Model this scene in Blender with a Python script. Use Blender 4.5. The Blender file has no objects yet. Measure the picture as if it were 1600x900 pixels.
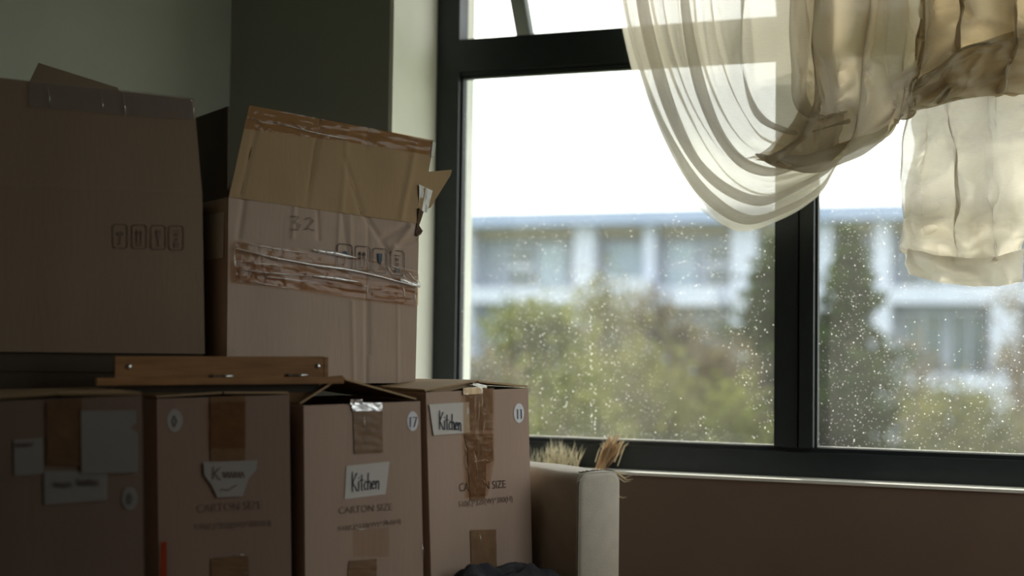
import bpy, math, random
import numpy as np
from mathutils import Vector, Matrix, noise

# ------------------------------------------------------------------ camera, sky, sun, exposure
SC = bpy.context.scene
COL = SC.collection
FPX = 2200.0                                    # focal length in pixels of the 1600x900 frame
CAM_Z, PITCH, ROLL = 0.95, math.radians(2.34), math.radians(0.75)
cd = bpy.data.cameras.new('camera')
cam = bpy.data.objects.new('camera', cd)
COL.objects.link(cam)
cd.sensor_width = 36.0
cd.lens = 36.0 * FPX / 1600.0
cd.clip_end = 500
cam.matrix_world = (Matrix.Translation((0, 0, CAM_Z)) @ Matrix.Rotation(math.radians(90) + PITCH, 4, 'X')
                    @ Matrix.Rotation(ROLL, 4, 'Z'))
cd.dof.use_dof = True
cd.dof.focus_distance = 3.35
cd.dof.aperture_fstop = 1.5
SC.camera = cam
CM = cam.matrix_world.copy()

SUN_AZ, SUN_EL = math.radians(-27), math.radians(37)      # azimuth from +Y, positive to the right
SUN_DIR = Vector((math.sin(SUN_AZ) * math.cos(SUN_EL), math.cos(SUN_AZ) * math.cos(SUN_EL), math.sin(SUN_EL)))
world = bpy.data.worlds.new('sky')
SC.world = world
world.use_nodes = True
wn = world.node_tree
wn.nodes.clear()
sky = wn.nodes.new('ShaderNodeTexSky')
sky.sky_type = 'NISHITA'
sky.sun_disc = False
sky.sun_elevation = SUN_EL
sky.sun_rotation = SUN_AZ
sky.air_density = 1.0
sky.dust_density = 4.0
sky.ozone_density = 1.0
bg = wn.nodes.new('ShaderNodeBackground')
bg.inputs['Strength'].default_value = 0.045
wo = wn.nodes.new('ShaderNodeOutputWorld')
wn.links.new(sky.outputs[0], bg.inputs[0])
haze = wn.nodes.new('ShaderNodeBackground')              # thin white haze over the whole sky
haze.inputs['Color'].default_value = (1.0, 0.985, 0.95, 1)
haze.inputs['Strength'].default_value = 1.75
add = wn.nodes.new('ShaderNodeAddShader')
wn.links.new(bg.outputs[0], add.inputs[0])
wn.links.new(haze.outputs[0], add.inputs[1])
wn.links.new(add.outputs[0], wo.inputs[0])

sl = bpy.data.lights.new('sun', 'SUN')
sun = bpy.data.objects.new('sun', sl)
COL.objects.link(sun)
sl.energy = 4.5
sl.angle = math.radians(1.0)
sl.color = (1.0, 0.93, 0.80)
sun.rotation_euler = SUN_DIR.to_track_quat('Z', 'Y').to_euler()

SC.view_settings.view_transform = 'Standard'
SC.view_settings.look = 'None'
SC.view_settings.gamma = 1.0
SC.view_settings.use_curve_mapping = False
SC.view_settings.exposure = 0.9
SC.cycles.use_denoising = True
SC.cycles.max_bounces = 10
SC.cycles.diffuse_bounces = 5
SC.cycles.transparent_max_bounces = 40
SC.cycles.sample_clamp_indirect = 6.0
SC.cycles.caustics_reflective = False
SC.cycles.caustics_refractive = False

random.seed(7)
rnd = random.Random(11)

# ------------------------------------------------------------------ sight lines and frames
def ray(px, py):
    v = CM.to_3x3() @ Vector(((px - 800.0) / FPX, -(py - 450.0) / FPX, -1.0))
    return v
O_CAM = Vector((0, 0, CAM_Z))
def hit(px, py, p, n):
    r = ray(px, py)
    return O_CAM + r * ((p - O_CAM).dot(n) / r.dot(n))
def at(px, py, Y):
    r = ray(px, py)
    return O_CAM + r * (Y / r.y)

UP = Vector((0, 0, 1))
WA = Vector((math.cos(math.radians(21)), -math.sin(math.radians(21)), 0))     # along the window wall
WN = Vector((math.sin(math.radians(21)), math.cos(math.radians(21)), 0))      # outwards
W0 = at(672, 400, 4.22)
W0.z = 0
def W(a, b, z):
    return W0 + WA * a + WN * b + UP * z
def wpx(px, py, b=0.0):
    h = hit(px, py, W0 + WN * b, WN)
    return ((h - W0).dot(WA), h.z)

# ------------------------------------------------------------------ mesh builder
ORG = {}
class MB:
    def __init__(s):
        s.v, s.f = [], []
    def add(s, vs, fs):
        k = len(s.v)
        s.v += [Vector(v) for v in vs]
        s.f += [tuple(i + k for i in f) for f in fs]
        return s
    def hexa(s, b4, t4):
        return s.add(list(b4) + list(t4), [(3, 2, 1, 0), (4, 5, 6, 7), (0, 1, 5, 4), (1, 2, 6, 5), (2, 3, 7, 6), (3, 0, 4, 7)])
    def box(s, o, x, y, z):
        o, x, y, z = Vector(o), Vector(x), Vector(y), Vector(z)
        return s.hexa([o, o + x, o + x + y, o + y], [o + z, o + x + z, o + x + y + z, o + y + z])
    def wbox(s, a0, a1, b0, b1, z0, z1):
        return s.box(W(a0, b0, z0), WA * (a1 - a0), WN * (b1 - b0), UP * (z1 - z0))
    def board(s, pts, off):
        """flat polygon given thickness by the vector off"""
        n = len(pts)
        pts = [Vector(p) for p in pts]
        off = Vector(off)
        vs = pts + [p + off for p in pts]
        fs = [tuple(range(n)), tuple(range(2 * n - 1, n - 1, -1))]
        fs += [(i, i + n, (i + 1) % n + n, (i + 1) % n) for i in range(n)]
        return s.add(vs, fs)
    def grid(s, nu, nv, fn, close_u=False):
        vs = [fn(i / (nu - (0 if close_u else 1)), j / (nv - 1)) for i in range(nu) for j in range(nv)]
        fs = []
        for i in range(nu if close_u else nu - 1):
            for j in range(nv - 1):
                i2 = (i + 1) % nu
                fs.append((i * nv + j, i2 * nv + j, i2 * nv + j + 1, i * nv + j + 1))
        return s.add(vs, fs)
    def tube(s, pts, r, n=6, cap=True):
        pts = [Vector(p) for p in pts]
        rs = r if isinstance(r, (list, tuple)) else [r] * len(pts)
        vs, fs = [], []
        for k, p in enumerate(pts):
            t = (pts[min(k + 1, len(pts) - 1)] - pts[max(k - 1, 0)])
            t = t.normalized() if t.length > 1e-9 else Vector((0, 0, 1))
            a = Vector((0, 0, 1)) if abs(t.z) < 0.9 else Vector((1, 0, 0))
            x = t.cross(a).normalized()
            y = t.cross(x)
            for i in range(n):
                an = 2 * math.pi * i / n
                vs.append(p + (x * math.cos(an) + y * math.sin(an)) * rs[k])
        for k in range(len(pts) - 1):
            for i in range(n):
                j = (i + 1) % n
                fs.append((k * n + i, k * n + j, (k + 1) * n + j, (k + 1) * n + i))
        if cap:
            fs.append(tuple(range(n - 1, -1, -1)))
            fs.append(tuple(range((len(pts) - 1) * n, len(pts) * n)))
        return s.add(vs, fs)
    def build(s, name, m, parent=None, smooth=False):
        if parent is not None:
            o0 = ORG[parent.name]
        else:
            xs = np.array([tuple(v) for v in s.v])
            lo, hi = xs.min(0), xs.max(0)
            o0 = Vector(((lo[0] + hi[0]) / 2, (lo[1] + hi[1]) / 2, lo[2]))
        me = bpy.data.meshes.new(name)
        me.from_pydata([tuple(v - o0) for v in s.v], [], s.f)
        me.materials.append(m)
        if smooth:
            me.polygons.foreach_set('use_smooth', [True] * len(me.polygons))
        me.update()
        ob = bpy.data.objects.new(name, me)
        COL.objects.link(ob)
        if parent is not None:
            ob.parent = parent
        else:
            ob.location = o0
        ORG[ob.name] = o0
        return ob

def thing(name, loc, label, cat, group=None):
    o = bpy.data.objects.new(name, None)
    COL.objects.link(o)
    o.empty_display_size = 0.1
    o.location = loc
    ORG[o.name] = Vector(loc)
    return tag(o, label, cat, group)
def tag(o, label, cat, group=None, kind=None):
    o['label'] = label
    o['category'] = cat
    if group:
        o['group'] = group
    if kind:
        o['kind'] = kind
    return o
def struct(o, label=None):
    o['kind'] = 'structure'
    if label:
        o['label'] = label
    return o

# ------------------------------------------------------------------ materials
def nodes(name):
    m = bpy.data.materials.new(name)
    m.use_nodes = True
    nt = m.node_tree
    bsdf = nt.nodes['Principled BSDF']
    return m, nt, bsdf
def mat(name, col, rough=0.7, var=0.08, scale=20.0, bump=0.0, bscale=200.0, metal=0.0, stretch=(1, 1, 1), spec=0.3, col2=None):
    m, nt, b = nodes(name)
    tc = nt.nodes.new('ShaderNodeTexCoord')
    mp = nt.nodes.new('ShaderNodeMapping')
    mp.inputs['Scale'].default_value = stretch
    nt.links.new(tc.outputs['Object'], mp.inputs[0])
    no = nt.nodes.new('ShaderNodeTexNoise')
    no.inputs['Scale'].default_value = scale
    no.inputs['Detail'].default_value = 4
    nt.links.new(mp.outputs[0], no.inputs['Vector'])
    cr = nt.nodes.new('ShaderNodeValToRGB')
    c = Vector(col)
    c2 = Vector(col2) if col2 else c * (1 + var)
    c1 = c * (1 - var)
    cr.color_ramp.elements[0].position = 0.3
    cr.color_ramp.elements[1].position = 0.7
    cr.color_ramp.elements[0].color = (*c1, 1)
    cr.color_ramp.elements[1].color = (*c2, 1)
    nt.links.new(no.outputs['Fac'], cr.inputs[0])
    nt.links.new(cr.outputs[0], b.inputs['Base Color'])
    b.inputs['Roughness'].default_value = rough
    b.inputs['Metallic'].default_value = metal
    b.inputs['Specular IOR Level'].default_value = spec
    if bump:
        n2 = nt.nodes.new('ShaderNodeTexNoise')
        n2.inputs['Scale'].default_value = bscale
        n2.inputs['Detail'].default_value = 3
        nt.links.new(mp.outputs[0], n2.inputs['Vector'])
        bp = nt.nodes.new('ShaderNodeBump')
        bp.inputs['Strength'].default_value = bump
        bp.inputs['Distance'].default_value = 0.004
        nt.links.new(n2.outputs['Fac'], bp.inputs['Height'])
        nt.links.new(bp.outputs[0], b.inputs['Normal'])
    return m

def wood_mat(name, col, rough=0.5):
    return mat(name, col, rough, 0.25, 9.0, 0.1, 60.0, stretch=(1, 1, 9), spec=0.4)

def clear_tape_mat(name, tint, opacity, gloss, rough=0.12, white=0.55):
    m, nt, b = nodes(name)
    out = nt.nodes['Material Output']
    nt.nodes.remove(b)
    tr = nt.nodes.new('ShaderNodeBsdfTransparent')
    tr.inputs[0].default_value = (*tint, 1)
    di = nt.nodes.new('ShaderNodeBsdfDiffuse')
    di.inputs[0].default_value = (white, white * 0.97, white * 0.95, 1)
    gl = nt.nodes.new('ShaderNodeBsdfGlossy')
    gl.inputs['Roughness'].default_value = rough
    tc = nt.nodes.new('ShaderNodeTexCoord')
    no = nt.nodes.new('ShaderNodeTexNoise')
    no.inputs['Scale'].default_value = 70
    no.inputs['Detail'].default_value = 2
    nt.links.new(tc.outputs['Object'], no.inputs['Vector'])
    bp = nt.nodes.new('ShaderNodeBump')
    bp.inputs['Strength'].default_value = 0.35
    bp.inputs['Distance'].default_value = 0.003
    nt.links.new(no.outputs['Fac'], bp.inputs['Height'])
    nt.links.new(bp.outputs[0], gl.inputs['Normal'])
    m1 = nt.nodes.new('ShaderNodeMixShader')
    m1.inputs[0].default_value = opacity
    nt.links.new(tr.outputs[0], m1.inputs[1])
    nt.links.new(di.outputs[0], m1.inputs[2])
    m2 = nt.nodes.new('ShaderNodeMixShader')
    m2.inputs[0].default_value = gloss
    nt.links.new(m1.outputs[0], m2.inputs[1])
    nt.links.new(gl.outputs[0], m2.inputs[2])
    nt.links.new(m2.outputs[0], out.inputs[0])
    return m

def sheer_mat(name, col, opac):
    m, nt, b = nodes(name)
    out = nt.nodes['Material Output']
    nt.nodes.remove(b)
    tr = nt.nodes.new('ShaderNodeBsdfTransparent')
    di = nt.nodes.new('ShaderNodeBsdfDiffuse')
    di.inputs[0].default_value = (*col, 1)
    tl = nt.nodes.new('ShaderNodeBsdfTranslucent')
    tl.inputs[0].default_value = (*col, 1)
    mx = nt.nodes.new('ShaderNodeMixShader')
    mx.inputs[0].default_value = 0.55
    nt.links.new(di.outputs[0], mx.inputs[1])
    nt.links.new(tl.outputs[0], mx.inputs[2])
    tc = nt.nodes.new('ShaderNodeTexCoord')
    no = nt.nodes.new('ShaderNodeTexNoise')
    no.inputs['Scale'].default_value = 60
    mp = nt.nodes.new('ShaderNodeMapping')
    mp.inputs['Scale'].default_value = (1, 1, 6)
    nt.links.new(tc.outputs['Object'], mp.inputs[0])
    nt.links.new(mp.outputs[0], no.inputs['Vector'])
    mr = nt.nodes.new('ShaderNodeMapRange')
    mr.inputs['To Min'].default_value = opac - 0.05
    mr.inputs['To Max'].default_value = opac + 0.05
    nt.links.new(no.outputs['Fac'], mr.inputs[0])
    m2 = nt.nodes.new('ShaderNodeMixShader')
    nt.links.new(mr.outputs[0], m2.inputs[0])
    nt.links.new(tr.outputs[0], m2.inputs[1])
    nt.links.new(mx.outputs[0], m2.inputs[2])
    nt.links.new(m2.outputs[0], out.inputs[0])
    return m

def leaf_mat(name, col, trans=0.45):
    m, nt, b = nodes(name)
    out = nt.nodes['Material Output']
    nt.nodes.remove(b)
    tc = nt.nodes.new('ShaderNodeTexCoord')
    no = nt.nodes.new('ShaderNodeTexNoise')
    no.inputs['Scale'].default_value = 1.3
    no.inputs['Detail'].default_value = 3
    nt.links.new(tc.outputs['Object'], no.inputs['Vector'])
    cr = nt.nodes.new('ShaderNodeValToRGB')
    cr.color_ramp.elements[0].position = 0.35
    cr.color_ramp.elements[1].position = 0.65
    cr.color_ramp.elements[0].color = (col[0] * 0.7, col[1] * 0.75, col[2] * 0.8, 1)
    cr.color_ramp.elements[1].color = (col[0] * 1.3, col[1] * 1.25, col[2] * 1.1, 1)
    nt.links.new(no.outputs['Fac'], cr.inputs[0])
    di = nt.nodes.new('ShaderNodeBsdfDiffuse')
    tl = nt.nodes.new('ShaderNodeBsdfTranslucent')
    nt.links.new(cr.outputs[0], di.inputs[0])
    nt.links.new(cr.outputs[0], tl.inputs[0])
    mx = nt.nodes.new('ShaderNodeMixShader')
    mx.inputs[0].default_value = trans
    nt.links.new(di.outputs[0], mx.inputs[1])
    nt.links.new(tl.outputs[0], mx.inputs[2])
    nt.links.new(mx.outputs[0], out.inputs[0])
    return m

def glass_mat(name, haze=0.10, specks=True):
    m, nt, b = nodes(name)
    out = nt.nodes['Material Output']
    nt.nodes.remove(b)
    tr = nt.nodes.new('ShaderNodeBsdfTransparent')
    tr.inputs[0].default_value = (0.93, 0.96, 0.96, 1)
    gl = nt.nodes.new('ShaderNodeBsdfGlossy')
    gl.inputs['Roughness'].default_value = 0.02
    m0 = nt.nodes.new('ShaderNodeMixShader')
    m0.inputs[0].default_value = 0.04
    nt.links.new(tr.outputs[0], m0.inputs[1])
    nt.links.new(gl.outputs[0], m0.inputs[2])
    tl = nt.nodes.new('ShaderNodeBsdfTranslucent')
    tl.inputs[0].default_value = (0.95, 0.93, 0.88, 1)
    tc = nt.nodes.new('ShaderNodeTexCoord')
    # film of dust, cloudy
    n1 = nt.nodes.new('ShaderNodeTexNoise')
    n1.inputs['Scale'].default_value = 3.5
    n1.inputs['Detail'].default_value = 5
    nt.links.new(tc.outputs['Object'], n1.inputs['Vector'])
    mr = nt.nodes.new('ShaderNodeMapRange')
    mr.inputs['From Min'].default_value = 0.3
    mr.inputs['From Max'].default_value = 0.75
    mr.inputs['To Min'].default_value = haze * 0.6
    mr.inputs['To Max'].default_value = haze * 1.5
    nt.links.new(n1.outputs['Fac'], mr.inputs[0])
    fac = mr.outputs[0]
    if specks:
        prev = fac
        for sc_, thr, lo in ((60, 0.078, 0.45), (130, 0.09, 0.44)):
            vo = nt.nodes.new('ShaderNodeTexVoronoi')
            vo.inputs['Scale'].default_value = sc_
            nt.links.new(tc.outputs['Object'], vo.inputs['Vector'])
            lt = nt.nodes.new('ShaderNodeMath')
            lt.operation = 'LESS_THAN'
            lt.inputs[1].default_value = thr
            nt.links.new(vo.outputs['Distance'], lt.inputs[0])
            n2 = nt.nodes.new('ShaderNodeTexNoise')
            n2.inputs['Scale'].default_value = 2.3 + sc_ * 0.01
            n2.inputs['Detail'].default_value = 6
            nt.links.new(tc.outputs['Object'], n2.inputs['Vector'])
            gt = nt.nodes.new('ShaderNodeMath')
            gt.operation = 'GREATER_THAN'
            gt.inputs[1].default_value = lo
            nt.links.new(n2.outputs['Fac'], gt.inputs[0])
            mu = nt.nodes.new('ShaderNodeMath')
            mu.operation = 'MULTIPLY'
            nt.links.new(lt.outputs[0], mu.inputs[0])
            nt.links.new(gt.outputs[0], mu.inputs[1])
            m3 = nt.nodes.new('ShaderNodeMath')
            m3.operation = 'MULTIPLY'
            m3.inputs[1].default_value = 0.7
            nt.links.new(mu.outputs[0], m3.inputs[0])
            ad = nt.nodes.new('ShaderNodeMath')
            ad.operation = 'ADD'
            ad.use_clamp = True
            nt.links.new(prev, ad.inputs[0])
            nt.links.new(m3.outputs[0], ad.inputs[1])
            prev = ad.outputs[0]
        fac = prev
    m2 = nt.nodes.new('ShaderNodeMixShader')
    nt.links.new(fac, m2.inputs[0])
    nt.links.new(m0.outputs[0], m2.inputs[1])
    nt.links.new(tl.outputs[0], m2.inputs[2])
    nt.links.new(m2.outputs[0], out.inputs[0])
    return m

M = dict(
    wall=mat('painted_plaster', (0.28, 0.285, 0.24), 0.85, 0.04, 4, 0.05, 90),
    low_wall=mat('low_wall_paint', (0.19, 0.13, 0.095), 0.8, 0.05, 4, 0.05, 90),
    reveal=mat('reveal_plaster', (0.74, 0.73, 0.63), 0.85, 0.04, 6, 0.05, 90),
    ext_wall=mat('outer_render', (0.82, 0.81, 0.76), 0.9, 0.12, 14, 0.4, 60, stretch=(1, 1, 0.4)),
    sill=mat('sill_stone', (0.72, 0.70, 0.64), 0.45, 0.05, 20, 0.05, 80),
    floor=wood_mat('floor_boards', (0.16, 0.10, 0.06)),
    ceiling=mat('ceiling_paint', (0.30, 0.30, 0.28), 0.9, 0.03, 4),
    frame=mat('black_aluminium', (0.022, 0.028, 0.030), 0.38, 0.1, 30, spec=0.4),
    gasket=mat('rubber_gasket', (0.02, 0.022, 0.022), 0.6),
    sash=mat('grey_aluminium', (0.10, 0.11, 0.10), 0.5, 0.08, 30),
    glass=glass_mat('dusty_glass', 0.016),
    glass_drip=sheer_mat('dried_drip', (0.9, 0.88, 0.82), 0.8),
    glass_clean=glass_mat('awning_glass', 0.02, False),
    sheer=sheer_mat('sheer_voile', (0.70, 0.66, 0.58), 0.60),
    drape=sheer_mat('gathered_voile', (0.66, 0.58, 0.45), 0.965),
    tail=sheer_mat('tail_voile', (0.74, 0.69, 0.60), 0.80),
    hem=sheer_mat('voile_hem', (0.72, 0.67, 0.59), 0.9),
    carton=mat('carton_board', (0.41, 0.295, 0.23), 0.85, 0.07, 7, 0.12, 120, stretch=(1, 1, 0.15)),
    carton_shaded=mat('carton_board_shaded', (0.28, 0.195, 0.148), 0.85, 0.07, 7, 0.12, 120, stretch=(1, 1, 0.15)),  # same carton board, darkened with the shade at the left end of the row
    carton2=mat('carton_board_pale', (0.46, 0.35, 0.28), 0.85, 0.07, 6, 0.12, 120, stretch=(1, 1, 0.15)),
    kraft=mat('kraft_board', (0.40, 0.275, 0.155), 0.8, 0.08, 8, 0.12, 120, stretch=(1, 1, 0.15)),
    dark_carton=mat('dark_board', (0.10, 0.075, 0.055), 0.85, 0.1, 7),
    big_carton=mat('big_carton_board', (0.31, 0.225, 0.155), 0.85, 0.07, 6, 0.12, 120, stretch=(1, 1, 0.15)),
    inside=mat('carton_inside', (0.30, 0.21, 0.13), 0.9, 0.08, 8),
    ragged=mat('torn_board', (0.13, 0.085, 0.06), 0.9, 0.2, 40),
    brown_tape=mat('brown_tape', (0.205, 0.118, 0.062), 0.38, 0.12, 25, 0.12, 70, spec=0.35),
    clear_tape=clear_tape_mat('clear_tape', (0.86, 0.74, 0.62), 0.02, 0.022),
    faint_tape=clear_tape_mat('faint_tape', (0.95, 0.90, 0.85), 0.02, 0.015),
    grey_tape=clear_tape_mat('milky_tape', (0.85, 0.78, 0.74), 0.24, 0.03),
    glint_wrinkle=clear_tape_mat('tape_wrinkle_glint', (0.95, 0.93, 0.9), 0.80, 0.70, 0.25, 0.92),  # wrinkles whitened: the tape's sky glints are put into their colour
    paper=mat('white_paper', (0.60, 0.57, 0.53), 0.8, 0.04, 12),
    paper_shaded=mat('shaded_paper', (0.36, 0.34, 0.315), 0.8, 0.05, 12),  # label paper with the shade of the left cartons put into its colour
    paper_bright=mat('torn_white_paper', (0.78, 0.77, 0.75), 0.8, 0.05, 30),
    sticker=mat('sticker_paper', (0.74, 0.74, 0.78), 0.6, 0.03, 12),
    ink=mat('marker_ink', (0.03, 0.035, 0.06), 0.7, 0.1, 30),
    pencil=mat('faint_ink', (0.16, 0.13, 0.125), 0.8, 0.1, 30),
    print=mat('printed_ink', (0.10, 0.065, 0.05), 0.8, 0.15, 60),
    print_faint=mat('faded_print', (0.21, 0.145, 0.115), 0.8, 0.2, 60),
    picto=mat('pictogram_ink', (0.085, 0.075, 0.08), 0.8, 0.15, 60),
    picto_blue=mat('pictogram_blue', (0.08, 0.12, 0.17), 0.7, 0.15, 60),
    red=mat('red_plastic', (0.30, 0.04, 0.012), 0.5, 0.1, 20),
    wood=wood_mat('varnished_wood', (0.30, 0.155, 0.065), 0.42),
    steel=mat('steel', (0.62, 0.63, 0.62), 0.3, 0.05, 40, metal=1.0),
    sofa=mat('cream_upholstery', (0.55, 0.50, 0.42), 0.85, 0.05, 30, 0.35, 420),
    welt=mat('cream_welt', (0.46, 0.42, 0.35), 0.85, 0.05, 60),
    stitch=mat('dark_seam', (0.12, 0.10, 0.085), 0.9, 0.05, 60),
    leg=mat('dark_leg', (0.04, 0.03, 0.02), 0.5),
    blanket=mat('navy_blanket', (0.022, 0.024, 0.034), 0.95, 0.35, 14, 0.5, 250, col2=(0.06, 0.055, 0.062)),
    straw=leaf_mat('dry_straw', (0.78, 0.73, 0.62), 0.4),
    straw_dark=leaf_mat('dry_seed_head', (0.58, 0.42, 0.28), 0.4),
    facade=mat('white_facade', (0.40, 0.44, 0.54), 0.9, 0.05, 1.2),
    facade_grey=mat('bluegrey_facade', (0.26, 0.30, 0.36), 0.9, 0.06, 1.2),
    eave_shade=mat('tan_eave_shade', (0.27, 0.25, 0.20), 0.9, 0.06, 1.2),
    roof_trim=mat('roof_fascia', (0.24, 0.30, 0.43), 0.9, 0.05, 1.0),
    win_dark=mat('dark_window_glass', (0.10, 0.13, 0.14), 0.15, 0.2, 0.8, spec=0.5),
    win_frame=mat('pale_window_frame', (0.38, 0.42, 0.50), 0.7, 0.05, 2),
    win_pale=mat('curtained_window', (0.28, 0.36, 0.42), 0.4, 0.08, 1.0),
    ground=mat('lawn', (0.17, 0.20, 0.10), 0.95, 0.3, 0.5),
    bark=mat('bark', (0.20, 0.16, 0.13), 0.9, 0.2, 6),
    conifer=leaf_mat('conifer_needles', (0.035, 0.055, 0.018), 0.3),
    olive=leaf_mat('olive_leaves', (0.12, 0.13, 0.04), 0.5),
    twig=leaf_mat('dry_leaves', (0.13, 0.11, 0.075), 0.45),
    shrub=leaf_mat('shrub_leaves', (0.14, 0.14, 0.06), 0.45),
)

# ------------------------------------------------------------------ the room
L_DIR = Vector((-0.407, -0.914, 0)).normalized()
a_corner, _ = wpx(360, 100, -0.30)
a_rev, _ = wpx(612, 100, -0.30)
A_END = 2.80
_al = wpx(713, 400)[0]
A_WEND = wpx(1272, 520)[0] + (wpx(1212, 520)[0] - _al) + _al + 0.012
B_IN, B_OUT = -0.30, 0.20
Z_SILL = wpx(975, 733, 0.0)[1]
Z_TOP = 2.50
LB = -0.085                                    # room face of the low wall and sill
Z_CEIL = 2.72
B_BACK = -8.5
corner = W(a_corner, B_IN, 0)
left_end = corner + L_DIR * 6.0

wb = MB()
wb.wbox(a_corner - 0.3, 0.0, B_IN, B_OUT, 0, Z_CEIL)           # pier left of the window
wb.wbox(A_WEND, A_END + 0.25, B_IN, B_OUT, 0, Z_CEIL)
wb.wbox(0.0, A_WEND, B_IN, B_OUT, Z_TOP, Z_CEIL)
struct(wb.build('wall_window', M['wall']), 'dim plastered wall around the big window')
lw = MB().wbox(0.0, A_WEND, LB + 0.006, B_OUT, 0, Z_SILL - 0.008)
struct(lw.build('wall_under_window', M['low_wall']), 'brown wall below the window sill')
lo = MB()
ln = Vector((L_DIR.y, -L_DIR.x, 0))                             # away from the room
if ln.x > 0:
    ln = -ln
lo.box(corner - L_DIR * 0.3, L_DIR * 6.6, ln * 0.2, UP * Z_CEIL)
struct(lo.build('wall_left', M['wall']), 'grey-green wall behind the boxes')
V0, V1, VZ0, VZ1 = -1.95, -0.40, 0.80, 2.45                     # added unseen window in the right-hand wall, for light on the carton fronts
rb = MB()
rb.wbox(A_END, A_END + 0.2, B_BACK, V0, 0, Z_CEIL)
rb.wbox(A_END, A_END + 0.2, V1, B_OUT, 0, Z_CEIL)
rb.wbox(A_END, A_END + 0.2, V0, V1, 0, VZ0)
rb.wbox(A_END, A_END + 0.2, V0, V1, VZ1, Z_CEIL)
struct(rb.build('wall_right', M['low_wall']))
bb = MB().wbox(-5.0, A_END + 0.2, B_BACK - 0.2, B_BACK, 0, Z_CEIL)
struct(bb.build('wall_back', M['low_wall']))
fb = MB()
fb.wbox(-5.0, A_END + 0.2, B_BACK - 0.2, B_OUT, -0.12, 0)
floor = struct(fb.build('floor', M['floor']))
cb = MB().wbox(-5.0, A_END + 0.2, B_BACK - 0.2, B_OUT, Z_CEIL, Z_CEIL + 0.15)
struct(cb.build('ceiling', M['ceiling']))
# plaster lining of the reveal and the rendered outer reveal
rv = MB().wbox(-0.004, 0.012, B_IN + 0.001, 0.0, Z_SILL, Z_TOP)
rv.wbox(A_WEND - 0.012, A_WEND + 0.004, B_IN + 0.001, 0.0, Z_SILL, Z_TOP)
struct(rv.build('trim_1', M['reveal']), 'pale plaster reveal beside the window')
er = MB().wbox(-0.004, wpx(737, 400, 0.23)[0], 0.065, 0.23, Z_SILL - 0.05, Z_TOP + 0.02)
struct(er.build('trim_2', M['ext_wall']), 'rough rendered outer reveal seen through the glass')
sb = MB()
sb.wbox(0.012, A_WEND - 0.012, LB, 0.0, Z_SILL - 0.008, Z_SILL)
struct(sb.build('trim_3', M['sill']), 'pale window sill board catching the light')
sb2 = MB().wbox(0.0, A_WEND, 0.065, 0.26, Z_SILL - 0.07, Z_SILL - 0.02)
struct(sb2.build('trim_4', M['ext_wall']), 'outer window sill')

# ------------------------------------------------------------------ the window
A_L0 = 0.012
A_L1 = wpx(713, 400)[0]
A_M0 = wpx(1212, 520)[0]
A_M1 = wpx(1272, 520)[0]
Z_T1 = wpx(716, 62)[1]
Z_T0 = wpx(716, 118)[1]
Z_B = wpx(1000, 690)[1]
win = struct(thing('window_1', W(A_WEND / 2, 0, Z_SILL), 'large black aluminium window with dusty panes', 'window'))
del win['category']
def wpart(name, m, boxes, parent=None):
    mb = MB()
    for q in boxes:
        mb.wbox(*q)
    return mb.build(name, m, parent or win)
R0 = A_WEND - 0.012 - (A_L1 - A_L0)
wpart('frame_stile', M['frame'], [(A_L0, A_L1, 0, 0.065, Z_SILL, Z_TOP)])
wpart('frame_stile', M['frame'], [(R0, A_WEND - 0.012, 0, 0.065, Z_SILL, Z_TOP)])
wpart('bottom_rail', M['frame'], [(A_L1, R0, 0, 0.065, Z_SILL, Z_B - 0.012), (A_L1, R0, 0.012, 0.065, Z_B - 0.012, Z_B)])
wpart('top_rail', M['frame'], [(A_L1, R0, 0, 0.065, Z_TOP - 0.07, Z_TOP)])
am = A_M0 + (A_M1 - A_M0) * 0.55
for (m0, m1) in ((A_M0, A_M1),):
    mm = m0 + (m1 - m0) * 0.58
    wpart('mullion', M['frame'], [(m0, mm, -0.004, 0.065, Z_B, Z_TOP - 0.07), (mm, mm + 0.006, 0.012, 0.065, Z_B, Z_TOP - 0.07),
                                  (mm + 0.006, m1, -0.010, 0.065, Z_B, Z_TOP - 0.07)])
bays = [(A_L1, A_M0), (A_M1, R0)]
for (x0, x1) in bays:
    wpart('transom', M['frame'], [(x0, x1, 0.0, 0.065, Z_T0 + 0.010, Z_T1), (x0, x1, 0.010, 0.065, Z_T0, Z_T0 + 0.010)])
    p = wpart('pane', M['glass'], [(x0, x1, 0.030, 0.034, Z_B, Z_T0)])
    g = 0.007
    wpart('gasket', M['gasket'], [(x0, x0 + g, 0.018, 0.046, Z_B, Z_T0), (x1 - g, x1, 0.018, 0.046, Z_B, Z_T0),
                                  (x0 + g, x1 - g, 0.018, 0.046, Z_T0 - g, Z_T0)], p)
    if x0 == A_L1:          # dried drips running down the pane
        dr = MB()
        r7 = random.Random(77)
        for (cx_, y_a, y_b, n_) in ((924, 480, 672, 34), (930, 600, 690, 14), (885, 590, 640, 10), (1190, 420, 690, 26), (1185, 380, 690, 20)):
            for k_ in range(n_):
                yy_ = y_a + (y_b - y_a) * r7.random()
                a_, z_ = wpx(cx_ + r7.gauss(0, 1.2 if cx_ < 1000 else 9), yy_, 0.0285)
                rr_ = r7.uniform(0.0006, 0.0014)
                dr.add([W(a_ + rr_ * math.cos(t_), 0.0285, z_ + rr_ * r7.uniform(1.0, 3.0) * math.sin(t_)) for t_ in [k2 * math.pi / 3 for k2 in range(6)]], [(0, 1, 2, 3, 4, 5)])
        dr.build('dried_drips', M['glass_drip'], p)['kind'] = 'stuff'
    # bright bead of sealant and dust along the foot of the glass
    wpart('glazing_bead', M['sill'], [(x0 + g, x1 - g, 0.020, 0.030, Z_B, Z_B + 0.004)], p)
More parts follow.
